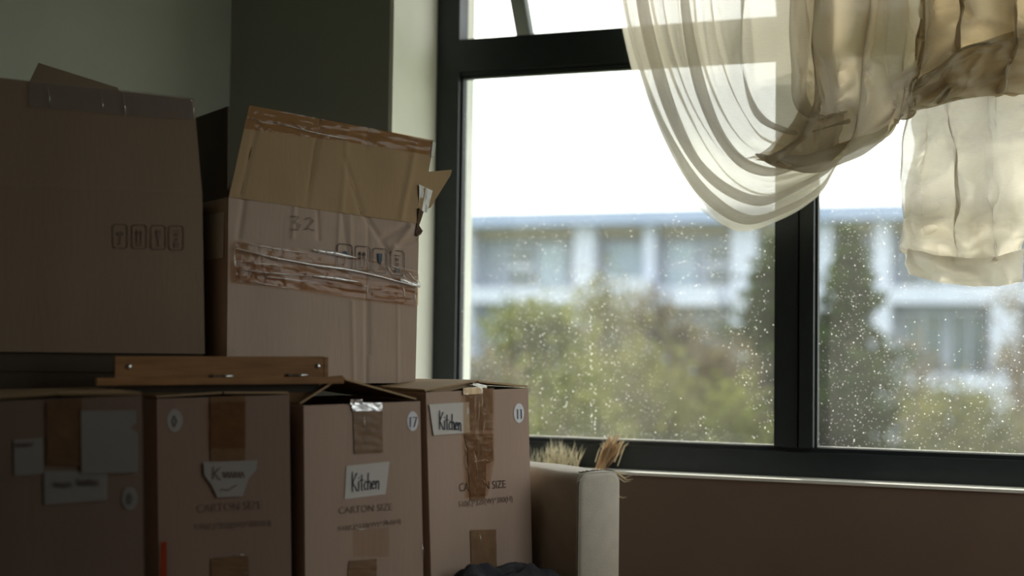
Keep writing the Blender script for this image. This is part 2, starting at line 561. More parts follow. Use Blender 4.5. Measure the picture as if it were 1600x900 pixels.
# fixed lights over the right-hand bays
for (x0, x1) in bays[1:]:
    wpart('top_pane', M['glass_clean'], [(x0, x1, 0.030, 0.034, Z_T1, Z_TOP - 0.07)])
# awning sash over the left bay, hinged at the top and pushed out
zt = Z_TOP - 0.075
hgt = zt - Z_T1 + 0.06
ang = math.radians(31)
dn = (-UP * math.cos(ang) + WN * math.sin(ang))
ot = (WN * math.cos(ang) + UP * math.sin(ang))
x0, x1 = bays[0][0] + 0.055, bays[0][1] - 0.012
def sash_box(sa0, sa1, h0, h1, t0=0.0, t1=0.035):
    o = W(sa0, 0.04, zt) + dn * h0 + ot * t0
    return (o, WA * (sa1 - sa0), dn * (h1 - h0), ot * (t1 - t0))
ms = MB()
for q in ((x0, x0 + 0.05, 0, hgt), (x1 - 0.05, x1, 0, hgt), (x0 + 0.05, x1 - 0.05, 0, 0.05), (x0 + 0.05, x1 - 0.05, hgt - 0.05, hgt)):
    ms.box(*sash_box(*q))
sash = ms.build('awning_sash', M['sash'], win)
MB().box(*sash_box(x0 + 0.05, x1 - 0.05, 0.05, hgt - 0.05, 0.015, 0.019)).build('awning_pane', M['glass_clean'], sash)
# side window added out of the picture on the right to light the cartons
win2 = struct(thing('added_window', W(A_END + 0.1, (V0 + V1) / 2, VZ0), 'black framed side window added right of the picture to light the cartons', 'window'))
del win2['category']
for q in ((V0, V0 + 0.06, VZ0, VZ1), (V1 - 0.06, V1, VZ0, VZ1), ((V0 + V1) / 2 - 0.03, (V0 + V1) / 2 + 0.03, VZ0 + 0.06, VZ1 - 0.06)):
    MB().wbox(A_END + 0.10, A_END + 0.16, *q).build('frame_stile', M['frame'], win2)
for q in ((VZ0, VZ0 + 0.06), (VZ1 - 0.06, VZ1)):
    MB().wbox(A_END + 0.10, A_END + 0.16, V0 + 0.06, V1 - 0.06, *q).build('frame_rail', M['frame'], win2)
for q in ((V0 + 0.06, (V0 + V1) / 2 - 0.03), ((V0 + V1) / 2 + 0.03, V1 - 0.06)):
    MB().wbox(A_END + 0.128, A_END + 0.132, *q, VZ0 + 0.06, VZ1 - 0.06).build('pane', M['glass_clean'], win2)
pl2 = bpy.data.lights.new('added_window_portal', 'AREA')
pl2.shape = 'RECTANGLE'
pl2.size = V1 - V0
pl2.size_y = VZ1 - VZ0
pl2.cycles.is_portal = True
po2 = bpy.data.objects.new('added_window_portal', pl2)
COL.objects.link(po2)
pm2 = Matrix((-WN, UP, WA)).transposed().to_4x4()
pm2.translation = W(A_END + 0.22, (V0 + V1) / 2, (VZ0 + VZ1) / 2)
po2.matrix_world = pm2
# portal so that the sky light is sampled through the opening
pl = bpy.data.lights.new('window_portal', 'AREA')
pl.shape = 'RECTANGLE'
pl.size = A_WEND
pl.size_y = Z_TOP - Z_SILL
pl.cycles.is_portal = True
po = bpy.data.objects.new('window_portal', pl)
COL.objects.link(po)
pm = Matrix((WA, UP, WN)).transposed().to_4x4()          # local -Z faces the room
pm.translation = W(A_WEND / 2, 0.30, (Z_TOP + Z_SILL) / 2)
po.matrix_world = pm

# ------------------------------------------------------------------ faces, cartons
class Face:
    """upright plane through P with horizontal direction d; n faces the viewer"""
    def __init__(s, P, theta, lean=0.0):
        s.P = Vector(P)
        s.d = Vector((math.cos(theta), math.sin(theta), 0))
        s.n = Vector((math.sin(theta), -math.cos(theta), 0))
        s.u = (UP * math.cos(lean) - s.n * math.sin(lean))
        s.nn = s.d.cross(s.u).normalized()
        s.back = -s.n
    def px(s, x, y):
        h = hit(x, y, s.P, s.nn) - s.P
        return (h.dot(s.d), h.dot(s.u))
    def pt(s, a, b, h=0.0):
        return s.P + s.d * a + s.u * b + s.nn * h
    def wo(s, x, y, h):
        return hit(x, y, s.P + s.nn * h, s.nn)
    def w(s, x, y, h=0.0):
        a, b = s.px(x, y)
        return s.pt(a, b, h)

def solve_front(xL, xR, y, theta, width):
    c, sn = math.cos(theta), math.sin(theta)
    lo_, hi_ = 1.0, 6.0
    rl, rr = ray(xL, y), ray(xR, y)
    for _ in range(60):
        D = (lo_ + hi_) / 2
        xr = rl.x / rl.y * D + width * c
        yr = D + width * sn
        if xr / yr > rr.x / rr.y:
            lo_ = D
        else:
            hi_ = D
    return Vector((rl.x / rl.y * D, D, 0))

def quad_uv(c4, u, v):
    """c4 = BL, BR, TR, TL"""
    b = c4[0].lerp(c4[1], u)
    t = c4[3].lerp(c4[2], u)
    return b.lerp(t, v)

def carton_body(front, back, th=0.005):
    """open-topped box from front quad BL,BR,TR,TL and the depth vector"""
    F = front
    B = [p + back for p in front]
    bn = back.normalized()
    dv = (F[1] - F[0]).normalized()
    Fi = [F[0] + dv * th + bn * th + UP * th, F[1] - dv * th + bn * th + UP * th, F[2] - dv * th + bn * th, F[3] + dv * th + bn * th]
    Bi = [p + back - bn * 2 * th for p in Fi]
    vs = F + B + Fi + Bi
    fs = [(0, 1, 2, 3), (5, 4, 7, 6), (4, 0, 3, 7), (1, 5, 6, 2), (4, 5, 1, 0),
          (9, 8, 11, 10), (12, 13, 14, 15), (8, 12, 15, 11), (13, 9, 10, 14), (8, 9, 13, 12),
          (3, 2, 10, 11), (6, 7, 15, 14), (7, 3, 11, 15), (2, 6, 14, 10)]
    return MB().add(vs, fs)

def decal(fc, poly, m, name, parent, h=0.0009, th=0.0005):
    """flat sheet with its own small thickness, outline in picture points of the face"""
    mb = MB()
    mb.board([fc.w(x, y, h) for (x, y) in poly][::-1], fc.nn * -th)
    return mb.build(name, m, parent)

def strip(fc, pts_l, pts_r, name, m, parent, h=0.0012, rip=0.0008, seed=1, nu=10, nv=40):
    """rippled tape: left and right borders given as lists of picture points"""
    L = [fc.px(*p) for p in pts_l]
    R = [fc.px(*p) for p in pts_r]
    def along(P, t):
        k = min(int(t * (len(P) - 1)), len(P) - 2)
        f = t * (len(P) - 1) - k
        return (P[k][0] * (1 - f) + P[k + 1][0] * f, P[k][1] * (1 - f) + P[k + 1][1] * f)
    def fn(u, v):
        l, r = along(L, v), along(R, v)
        a = l[0] * (1 - u) + r[0] * u
        b = l[1] * (1 - u) + r[1] * u
        z = noise.noise(Vector((u * 5 + seed * 7.1, v * 7, seed))) * rip + noise.noise(Vector((u * 12 + seed, v * 20, 3))) * rip * 0.5
        return fc.pt(a, b, h + rip + z)
    return MB().grid(nu, nv, fn).build(name, m, parent, True)

def ellipse(fc, cx, cy, rx, ry, m, name, parent, h=0.0009, n=24):
    return decal(fc, [(cx + rx * math.cos(2 * math.pi * k / n), cy + ry * math.sin(2 * math.pi * k / n)) for k in range(n)], m, name, parent, h)

def strokes(fc, lines, wpx_, m, name, parent, h=0.0022):
    """pen strokes: polylines in picture points, ribbons of the given width in picture points"""
    mb = MB()
    for ln_ in lines:
        P = [Vector((x, y)) for x, y in ln_]
        for a, b in zip(P[:-1], P[1:]):
            t = (b - a)
            if t.length < 1e-6:
                continue
            t = t.normalized()
            nn = Vector((-t.y, t.x)) * wpx_ * 0.5
            e = t * wpx_ * 0.3
            q = [a - e + nn, b + e + nn, b + e - nn, a - e - nn]
            mb.board([fc.w(p.x, p.y, h) for p in q], fc.nn * -0.0003)
    return mb.build(name, m, parent)

def text_mesh(fc, txt, quad, m, name, parent, h=0.0012):
    """lettering fitted into a quad of picture points TL, TR, BR, BL"""
    cu = bpy.data.curves.new('lettering', 'FONT')
    cu.body = txt
    cu.resolution_u = 3
    tmp = bpy.data.objects.new('lettering', cu)
    COL.objects.link(tmp)
    dg = bpy.context.evaluated_depsgraph_get()
    me = tmp.evaluated_get(dg).to_mesh()
    vs = [v.co.copy() for v in me.vertices]
    fs = [tuple(p.vertices) for p in me.polygons]
    tmp.evaluated_get(dg).to_mesh_clear()
    bpy.data.objects.remove(tmp)
    bpy.data.curves.remove(cu)
    x0_, x1_ = min(v.x for v in vs), max(v.x for v in vs)
    y0_, y1_ = min(v.y for v in vs), max(v.y for v in vs)
    TL, TR, BR, BL = [Vector(q) for q in quad]
    out = []
    for v in vs:
        u = (v.x - x0_) / (x1_ - x0_)
        w = (v.y - y0_) / (y1_ - y0_)
        p = BL.lerp(BR, u).lerp(TL.lerp(TR, u), w)
        out.append(fc.w(p.x, p.y, h))
    return MB().add(out, fs).build(name, m, parent)

# handwriting: letters on a unit cell (x right, y up, x-height 0.5)
GLYPH = {
    'K': ([[(0.05, 1.0), (0.06, 0.0)], [(0.50, 0.95), (0.08, 0.45), (0.55, 0.0)]], 0.60),
    'i': ([[(0.1, 0.5), (0.1, 0.0)], [(0.1, 0.66), (0.11, 0.70)]], 0.24),
    't': ([[(0.16, 0.85), (0.16, 0.05), (0.30, 0.0)], [(0.0, 0.55), (0.34, 0.57)]], 0.38),
    'c': ([[(0.32, 0.44), (0.18, 0.50), (0.03, 0.28), (0.12, 0.03), (0.32, 0.06)]], 0.38),
    'h': ([[(0.05, 0.95), (0.05, 0.0)], [(0.05, 0.35), (0.2, 0.5), (0.32, 0.4), (0.33, 0.0)]], 0.42),
    'e': ([[(0.04, 0.26), (0.34, 0.30), (0.28, 0.48), (0.12, 0.48), (0.03, 0.22), (0.14, 0.02), (0.34, 0.07)]], 0.42),
    'n': ([[(0.05, 0.5), (0.06, 0.0)], [(0.06, 0.33), (0.2, 0.5), (0.32, 0.4), (0.34, -0.06)]], 0.42),
    'R': ([[(0.05, 0.0), (0.05, 0.95), (0.40, 0.85), (0.36, 0.55), (0.06, 0.48), (0.45, 0.0)]], 0.52),
    'o': ([[(0.18, 0.5), (0.03, 0.25), (0.18, 0.0), (0.34, 0.25), (0.18, 0.5)]], 0.42),
    'm': ([[(0.04, 0.5), (0.04, 0.0)], [(0.04, 0.35), (0.16, 0.5), (0.24, 0.35), (0.24, 0.0)], [(0.24, 0.35), (0.36, 0.5), (0.45, 0.35), (0.45, 0.0)]], 0.56),
    'B': ([[(0.05, 0.0), (0.05, 0.95), (0.36, 0.85), (0.34, 0.58), (0.06, 0.5), (0.40, 0.38), (0.38, 0.08), (0.05, 0.0)]], 0.5),
    'd': ([[(0.34, 0.95), (0.34, 0.0)], [(0.34, 0.3), (0.2, 0.5), (0.04, 0.25), (0.18, 0.0), (0.34, 0.18)]], 0.44),
    'a': ([[(0.33, 0.48), (0.16, 0.5), (0.04, 0.22), (0.16, 0.0), (0.33, 0.2), (0.33, 0.48), (0.36, 0.0)]], 0.44),
    's': ([[(0.3, 0.45), (0.12, 0.5), (0.06, 0.36), (0.28, 0.18), (0.2, 0.0), (0.04, 0.05)]], 0.38),
    'r': ([[(0.06, 0.5), (0.07, 0.0)], [(0.07, 0.3), (0.18, 0.48), (0.3, 0.45)]], 0.34),
    'v': ([[(0.02, 0.5), (0.17, 0.0), (0.33, 0.5)]], 0.38),
    'y': ([[(0.02, 0.5), (0.17, 0.05)], [(0.33, 0.5), (0.1, -0.35)]], 0.38),
    'g': ([[(0.32, 0.45), (0.14, 0.5), (0.04, 0.25), (0.16, 0.03), (0.32, 0.2)], [(0.33, 0.5), (0.33, -0.2), (0.12, -0.32)]], 0.42),
    '1': ([[(0.1, 0.95), (0.11, 0.0)]], 0.30),
    '7': ([[(0.0, 0.92), (0.38, 0.95), (0.18, 0.0)]], 0.46),
    '3': ([[(0.02, 0.9), (0.34, 0.88), (0.15, 0.55), (0.38, 0.35), (0.25, 0.02), (0.0, 0.06)]], 0.6),
    '2': ([[(0.02, 0.78), (0.2, 0.95), (0.36, 0.72), (0.02, 0.08), (0.14, 0.16), (0.4, 0.02)]], 0.5),
    '0': ([[(0.18, 0.95), (0.03, 0.5), (0.18, 0.0), (0.34, 0.5), (0.18, 0.95)]], 0.44),
    '8': ([[(0.18, 0.5), (0.05, 0.75), (0.18, 0.97), (0.32, 0.75), (0.18, 0.5), (0.03, 0.24), (0.18, 0.0), (0.34, 0.24), (0.18, 0.5)]], 0.44),
    ' ': ([], 0.3),
}
def handwrite(fc, txt, quad, wpx_, m, parent, h=0.0024, name='handwriting'):
    TL, TR, BR, BL = [Vector(q) for q in quad]
    tot = sum(GLYPH[c][1] for c in txt)
    x = 0.0
    lines = []
    for c in txt:
        gl_, adv = GLYPH[c]
        for st in gl_:
            out = []
            for gx, gy in st:
                u = (x + gx) / tot
                p = BL.lerp(BR, u).lerp(TL.lerp(TR, u), gy)
                out.append((p.x, p.y))
            lines.append(out)
        x += adv
    return strokes(fc, lines, wpx_, m, name, parent, h)

def wrinkle_lines(fc, lines, parent, name='tape_crease', h=0.002, r=0.0007, m='glint_wrinkle'):
    mb = MB()
    for ln_ in lines:
        P = []
        rr = []
        for k, (x, y) in enumerate(ln_):
            P.append(fc.w(x, y, h))
            rr.append(r * (0.35 if k in (0, len(ln_) - 1) else 1.0))
        mb.tube(P, rr, 5)
    ob = mb.build(name, M[m], parent, True)
    ob['kind'] = 'stuff'
    return ob

TH_ROW = math.radians(40)
SEAT_Z = 0.405
ROW = dict()
BK = Vector((-math.sin(math.radians(33)), math.cos(math.radians(33)), 0))     # the row's cartons run back side by side
def row_carton(key, name, label, xs_top, xs_bot, ytop, width=0.285, depth=0.42, theta=TH_ROW, m='carton'):
    """xs_top/xs_bot: left and right edge of the front at its top and at row 890; ytop: left and right top edge"""
    P = solve_front(xs_bot[0], xs_bot[1], 860, theta, width)
    fc = Face((P.x, P.y, SEAT_Z), theta)
    TL = fc.w(xs_top[0], ytop[0])
    TR = fc.w(xs_top[1], ytop[1])
    bl = fc.w(xs_bot[0], 880)
    br = fc.w(xs_bot[1], 880)
    zt_ = 0.5 * (TL.z + TR.z)
    BL = Vector((bl.x, bl.y, SEAT_Z))
    BR = Vector((br.x, br.y, SEAT_Z))
    q = [BL, BR, TR, TL]
    cen = (BL + BR) / 2 + BK * depth / 2
    t = thing(name, (cen.x, cen.y, SEAT_Z), label, 'box', 'moving cartons in the front row on the sofa')
    carton_body(q, BK * depth).build('carton_body', M[m], t)
    ROW[key] = (t, fc, q, depth)
    return t, fc, q, depth

def side_flaps(t, q, fc, depth, rise_l, rise_r, mid=0.5, m='kraft', front_rise=None, setback=0.0):
    """two major flaps hinged on the left and right walls, meeting near the middle"""
    TLp, TRp = q[3], q[2]
    ridge = TLp.lerp(TRp, mid)
    b = BK
    th = UP * 0.004
    for side, hinge, rise in ((0, TLp, rise_l), (1, TRp, rise_r)):
        mb = MB()
        e0 = hinge + b * (0.004 + setback) + UP * 0.002
        e1 = hinge + b * (depth - 0.004) + UP * 0.002
        off = (-0.002 if side == 0 else 0.002)
        r0 = ridge + fc.d * off + b * (0.004 + setback) + UP * (rise + 0.003)
        r1 = ridge + fc.d * off + b * (depth - 0.004) + UP * (rise * 0.6 + 0.003)
        pts = [e0, r0, r1, e1] if side == 0 else [e0, e1, r1, r0]
        mb.board(pts, th)
        mb.build('top_flap', M[m], t)

# ---- box "11"
t11, f11, q11, dp = row_carton('11', 'moving_carton', 'carton with white sticker 11 and Kitchen paper beside the sofa arm',
                               (665.5, 825), (675.5, 833), (613, 606.5), 0.315, 0.36, math.radians(46))
side_flaps(t11, q11, f11, dp, 0.016, 0.014, 0.5)
# torn, bent-up ends of the inner flaps under the tape
mb = MB()
mb.board([f11.w(672, 611.5, -0.004), f11.w(742, 598.5, -0.02), f11.w(748, 603, -0.02), f11.w(700, 612.5, -0.004)], f11.back * 0.05)
mb.build('inner_flap', M['inside'], t11)
tp = strip(f11, [(728, 609), (729, 652), (727.5, 672)], [(769, 607), (769, 650), (769, 672)], 'brown_tape', M['brown_tape'], t11, seed=2)
tp2 = strip(f11, [(725, 678), (729, 700), (731, 738)], [(769.5, 678), (769.5, 700), (770, 720)], 'brown_tape', M['brown_tape'], t11, seed=3)
tp3 = strip(f11, [(732, 738), (733, 760), (734, 782)], [(759, 722), (758, 760), (757, 780)], 'brown_tape', M['brown_tape'], t11, seed=4)
strip(f11, [(722, 606), (722, 670), (724, 722), (727, 778)], [(771, 605), (770, 670), (770, 718), (760, 775)], 'clear_tape', M['clear_tape'], t11, h=0.0024, rip=0.0022, seed=5, nu=16, nv=60)
wrinkle_lines(f11, [[(742, 610), (741, 640), (743, 668), (740, 690), (744, 712)], [(747, 612), (748, 640), (745, 668), (746, 700), (741, 735)],
                    [(752, 612), (753, 632), (749, 655)], [(757, 655), (754, 672), (752, 690), (750, 712)],
                    [(724, 693), (728, 705), (726, 720), (732, 738), (733, 770)], [(730, 693), (728, 700)],
                    [(733, 720), (745, 721), (757, 718), (767, 722)], [(738, 700), (743, 718), (745, 742), (744, 765), (745, 792)],
                    [(728, 610), (736, 612), (744, 609), (752, 612)], [(727, 617), (734, 622), (738, 617)],
                    [(752, 748), (756, 753), (755, 760), (750, 757)], [(755, 745), (759, 746)], [(722, 752), (726, 756)], [(748, 830), (751, 845), (750, 860)],
                    [(754, 612), (758, 620)], [(748, 725), (747, 745)]], t11, r=0.0006)
# folded bright tape over the top edge
mb = MB()
mb.grid(10, 6, lambda u, v: f11.w(722 + 30 * u, 606 - 2 * u + 11 * v, 0.004 + 0.002 * noise.noise(Vector((u * 9, v * 5, 2)))))
mb.build('tape_end', M['glint_wrinkle'], t11, True)
mb = MB()
mb.grid(8, 4, lambda u, v: f11.w(741 + 22 * u, 597 + 6 * u + 5 * v, -0.004 + 0.002 * noise.noise(Vector((u * 9, v * 5, 4)))))
mb.build('tape_end', M['glint_wrinkle'], t11, True)
lab = decal(f11, [(669, 632), (731, 628), (732.5, 676), (676, 680)], M['paper'], 'paper_label', t11, h=0.0035)
handwrite(f11, 'Kitchen', [(684, 641), (719, 649), (719, 672), (684, 671)], 1.3, M['ink'], lab, h=0.0052)
st = ellipse(f11, 810.5, 645.5, 8, 15.3, M['sticker'], 'number_sticker', t11)
handwrite(f11, '11', [(806.2, 639), (817, 639), (817.5, 654), (806.2, 654)], 1.2, M['ink'], st, h=0.0022)
text_mesh(f11, 'CARTON SIZE', [(717, 755), (789, 750), (790, 762), (717, 768)], M['print'], 'printed_lettering', t11)
text_mesh(f11, '510(L)*320(W)*380(H)', [(716, 783), (800, 774), (801, 786), (716, 795)], M['print_faint'], 'printed_lettering', t11)
strip(f11, [(734, 828), (735, 860), (736, 925)], [(774, 827), (775, 860), (776, 925)], 'brown_tape', M['brown_tape'], t11, seed=6)

# ---- box "17"
t17, f17, q17, dp = row_carton('17', 'moving_carton', 'carton with white sticker 17 and tented open top flaps',
                               (474.5, 656.5), (479, 663), (634, 627), 0.272, 0.36, math.radians(33))
side_flaps(t17, q17, f17, dp, 0.052, 0.046, 0.36, 'kraft', setback=0.012)
tp = strip(f17, [(551, 631), (552, 670), (553, 709)], [(597, 629), (597, 670), (598, 707)], 'brown_tape', M['brown_tape'], t17, seed=12)
mb = MB()
mb.grid(12, 6, lambda u, v: f17.w(549 + 47 * u, 629 + 13 * v, 0.004 + 0.002 * noise.noise(Vector((u * 9, v * 5, 9)))))
mb.build('tape_end', M['glint_wrinkle'], t17, True)
mb = MB()
mb.grid(8, 5, lambda u, v: f17.w(546 + 18 * u, 624 + 8 * v, 0.006 + 0.004 * noise.noise(Vector((u * 11, v * 6, 5)))))
mb.build('tape_end', M['glint_wrinkle'], t17, True)
wrinkle_lines(f17, [[(568, 645), (569, 665), (567, 668)], [(602, 810), (606, 815), (600, 818)], [(555, 815), (557, 822)], [(551, 824), (560, 827), (575, 826)],
                    [(658, 845), (661, 862), (660, 872)]], t17, r=0.0007)
lab = decal(f17, [(541, 728), (608, 721), (602, 772), (538, 780)], M['paper'], 'paper_label', t17, h=0.0015)
handwrite(f17, 'Kitchen', [(549, 737), (594, 738), (592, 763), (549, 768)], 1.2, M['ink'], lab, h=0.003)
st = ellipse(f17, 644.5, 658, 8.6, 15.5, M['sticker'], 'number_sticker', t17)
handwrite(f17, '17', [(639, 651), (652, 651), (651, 667), (639, 667)], 1.1, M['ink'], st, h=0.0022)
text_mesh(f17, 'CARTON SIZE', [(529, 792), (613, 786), (613, 797), (529, 803)], M['print_faint'], 'printed_lettering', t17)
text_mesh(f17, '510(L)*320(W)*380(H)', [(528, 822), (626, 810), (626, 820), (528, 832)], M['print_faint'], 'printed_lettering', t17)
strip(f17, [(551, 826), (551, 850), (551, 870)], [(607, 824), (608, 850), (608, 870)], 'clear_tape', M['faint_tape'], t17, seed=13)
strip(f17, [(545, 876), (543, 900), (542, 930)], [(588, 873), (588, 900), (588, 930)], 'brown_tape', M['brown_tape'], t17, seed=14)

# ---- carton with the cup-shaped paper
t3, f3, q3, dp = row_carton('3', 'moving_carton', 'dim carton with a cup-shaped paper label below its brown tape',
                            (245, 452), (251, 457.5), (623, 617), 0.258, 0.32, math.radians(15), 'carton_shaded')
side_flaps(t3, q3, f3, dp, 0.003, 0.003, 0.5)
strip(f3, [(328, 620), (329, 660), (329, 722)], [(383, 618), (383, 660), (383, 720)], 'brown_tape', M['brown_tape'], t3, seed=21)
strip(f3, [(326, 628), (327, 660), (328, 700)], [(384, 627), (384, 660), (384, 700)], 'clear_tape', M['clear_tape'], t3, h=0.003, rip=0.002, seed=22, nu=14)
wrinkle_lines(f3, [[(330, 634), (334, 648), (331, 660)], [(340, 634), (341, 655)], [(345, 634), (350, 640), (346, 654)], [(356, 634), (357, 652), (364, 650)], [(370, 634), (374, 640)], [(376, 632), (381, 633)]], t3, r=0.0004, m='brown_tape')
lab = decal(f3, [(318, 722), (402, 719), (400, 734), (388, 748), (379, 775), (340, 777), (330, 757), (319, 742)], M['paper_shaded'], 'paper_label', t3, h=0.004)
strokes(f3, [[(334, 729), (333, 748)], [(344, 730), (335, 740), (345, 749)], [(349 + 3 * k, 741 + (5 if k % 2 else -4)) for k in range(12)]], 1.5, M['print_faint'], 'scribble', lab, h=0.0056)
strokes(f3, [[(345, 764), (356, 766), (370, 757)]], 1.3, M['print_faint'], 'underline', lab, h=0.0056)
st = ellipse(f3, 273, 657, 12.3, 18, M['paper_shaded'], 'number_sticker', t3)
handwrite(f3, '0', [(268.5, 649), (278.5, 649), (278.5, 667), (268.5, 667)], 1.6, M['pencil'], st, h=0.0022)
text_mesh(f3, 'CARTON SIZE', [(308, 788), (410, 782), (410, 795), (308, 801)], M['print_faint'], 'printed_lettering', t3)
text_mesh(f3, '510(L)*320(W)*380(H)', [(304, 818), (424, 812), (424, 824), (304, 831)], M['print_faint'], 'printed_lettering', t3)
strip(f3, [(330, 872), (330, 890), (330, 930)], [(388, 868), (389, 890), (390, 930)], 'brown_tape', M['brown_tape'], t3, seed=23)
wrinkle_lines(f3, [[(364, 866), (372, 867), (382, 867)], [(376, 893), (389, 896)]], t3, r=0.0008)

# ---- leftmost carton
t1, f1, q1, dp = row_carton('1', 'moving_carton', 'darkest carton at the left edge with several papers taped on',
                            (-44, 222), (-36, 229), (628, 618), 0.30, 0.30, math.radians(6), 'carton_shaded')
side_flaps(t1, q1, f1, dp, 0.003, 0.003, 0.5)
strip(f1, [(73, 626), (74, 690), (74, 728)], [(128, 622), (129, 690), (129, 728)], 'brown_tape', M['brown_tape'], t1, seed=31)
lab = decal(f1, [(127, 642), (213, 641), (214, 660), (204, 668), (216, 677), (216, 738), (128, 740)], M['paper_shaded'], 'paper_label', t1, h=0.0035)
lab2 = decal(f1, [(22, 687), (67, 684), (68, 740), (23, 744)], M['paper_shaded'], 'paper_label', t1, h=0.0015)
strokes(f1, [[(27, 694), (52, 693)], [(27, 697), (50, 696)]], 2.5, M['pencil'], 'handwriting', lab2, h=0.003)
lab3 = decal(f1, [(69, 736), (168, 736), (168, 781), (70, 789)], M['paper_shaded'], 'paper_label', t1, h=0.0018)
strokes(f1, [[(86 + 3 * k, 757 + (4 if k % 2 else -4) * (1.3 if k in (0, 5) else 0.8)) for k in range(10)], [(122 + 3 * k, 754 + (5 if k % 2 else -5) * (1.2 if k in (0, 6) else 0.8)) for k in range(12)]], 1.8, M['pencil'], 'scribble', lab3, h=0.0034)
st = ellipse(f1, 203, 779, 12.3, 18.5, M['paper_shaded'], 'number_sticker', t1)
handwrite(f1, '0', [(198.5, 770), (208.5, 770), (208.5, 788), (198.5, 788)], 1.5, M['pencil'], st, h=0.0022)

# ---- red plastic strap end hanging between the two dim cartons
rp = f3.w(254, 870, 0.012)
mb = MB()
mb.board([f3.w(251, 846, 0.008), f3.w(260, 845, 0.008), f3.w(261, 915, 0.010), f3.w(249, 915, 0.010)], f3.nn * 0.004)
tag(mb.build('plastic_strap', M['red']), 'orange-red plastic strip hanging at the lower left edge of the cup-labelled carton', 'strap')

# ------------------------------------------------------------------ upper cartons
Z_ROWTOP = max(p.z for q in (q11, q3) for p in q[2:]) + 0.008
# ---- tall carton "32"
TH32 = math.radians(33)
r32 = at(649, 604, 3.24)
f32 = Face((r32.x, r32.y, Z_ROWTOP), TH32)
BR = Vector((r32.x, r32.y, Z_ROWTOP))
a_l = f32.px(355, 560)[0]
BL = f32.pt(a_l, 0)
TR = f32.w(655, 350)
TL = f32.w(357, 308)
q32 = [BL, BR, TR, TL]
D32 = 0.26
c32 = (BL + BR) / 2 + f32.back * D32 / 2
t32 = thing('tall_carton', (c32.x, c32.y, Z_ROWTOP), 'tall battered carton marked 32 with a big raised front flap', 'box', 'cartons stacked on the front row')
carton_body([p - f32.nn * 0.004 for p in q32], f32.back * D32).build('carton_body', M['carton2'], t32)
# front panel with its dents and creases as relief
CREASES = [((541, 330), (548, 610), 3, 0.0016), ((570, 338), (572, 560), 3, -0.0016), ((566, 336), (606, 400), 4, -0.003), ((525, 330), (522, 400), 3, 0.002),
           ((530, 335), (545, 470), 3, -0.0015), ((380, 312), (372, 372), 4, -0.003), ((455, 322), (452, 372), 3, 0.002), ((490, 325), (492, 375), 3, -0.002),
           ((640, 356), (606, 398), 5, 0.004), ((632, 352), (596, 372), 5, -0.004), ((650, 376), (618, 384), 4, -0.004), ((567, 420), (568, 606), 2.5, -0.0022), ((618, 400), (620, 606), 2.5, 0.0012)]
def seg_d(px_, py_, a, b):
    ax, ay = a
    bx, by = b
    L2 = (bx - ax) ** 2 + (by - ay) ** 2
    t_ = max(0, min(1, ((px_ - ax) * (bx - ax) + (py_ - ay) * (by - ay)) / L2))
    return math.hypot(px_ - ax - t_ * (bx - ax), py_ - ay - t_ * (by - ay))
sQ = [Vector((355, 607)), Vector((649, 607)), Vector((655, 350)), Vector((357, 308))]
def f32_fn(u, v):
    p = quad_uv(q32, u, v)
    s_ = sQ[0].lerp(sQ[1], u).lerp(sQ[3].lerp(sQ[2], u), v)
    h = 0.0
    for a, b, wd, am in CREASES:
        dd = seg_d(s_.x, s_.y, a, b)
        if dd < wd * 3:
            h += am * math.exp(-(dd / wd) ** 2)
    edge = min(u, 1 - u, 0.05) / 0.05
    h += noise.noise(Vector((u * 6, v * 8, 1.7))) * 0.002 * edge * (0.4 + 0.9 * max(0, v - 0.6) / 0.4)
    return p + f32.nn * h
MB().grid(150, 130, f32_fn).build('front_panel', M['carton2'], t32, True)
# raised front flap
fl32 = Face(f32.pt(0, f32.px(500, 329)[1]), TH32, math.radians(9))
fq = [TL, TR, fl32.w(677.5, 220), fl32.w(389, 165)]
FCR = [((496, 185), (472, 325), 3, -0.002), ((537, 195), (527, 335), 3, 0.002), ((530, 245), (560, 335), 3, -0.0025), ((648, 225), (624, 340), 4, 0.003), ((400, 195), (374, 305), 3, -0.002), ((570, 200), (565, 230), 3, -0.002)]
sF = [Vector((357, 308)), Vector((655, 350)), Vector((677.5, 220)), Vector((389, 165))]
def flap_fn(sgn):
    def fn(u, v):
        p = quad_uv(fq, u, v)
        s_ = sF[0].lerp(sF[1], u).lerp(sF[3].lerp(sF[2], u), v)
        h = 0.0
        for a, b, wd, am in FCR:
            dd = seg_d(s_.x, s_.y, a, b)
            if dd < wd * 3:
                h += am * math.exp(-(dd / wd) ** 2)
        h += noise.noise(Vector((u * 5, v * 4, 5.2))) * 0.002
        return p + fl32.nn * (h + sgn * 0.002)
    return fn
fm = MB()
fm.grid(90, 40, flap_fn(1))
fm.grid(90, 40, flap_fn(-1))
fm.board(fq, fl32.nn * -0.002)
flap = fm.build('front_flap', M['kraft'], t32, True)
strip(fl32, [(389, 165.5), (480, 182.5), (580, 201), (676, 219.5)], [(381, 202), (480, 215), (580, 228), (669, 243)], 'brown_tape', M['clear_tape'], flap, h=0.0035, rip=0.002, seed=41, nu=12, nv=60)
wrinkle_lines(fl32, [[(391, 186), (405, 191), (415, 194)], [(418, 190), (450, 198), (480, 206), (520, 214), (549, 220.5)], [(450, 189), (462, 195), (468, 200), (480, 206)],
                     [(489, 210), (500, 212)]], flap, r=0.0008, h=0.005)
mb = MB()
mb.board([fl32.wo(676, 221, 0.004), fl32.wo(681, 223, 0.004), fl32.wo(678, 246, 0.004), fl32.wo(673.5, 244, 0.004)], fl32.back * 0.003)
mb.build('torn_paper', M['paper_bright'], flap)
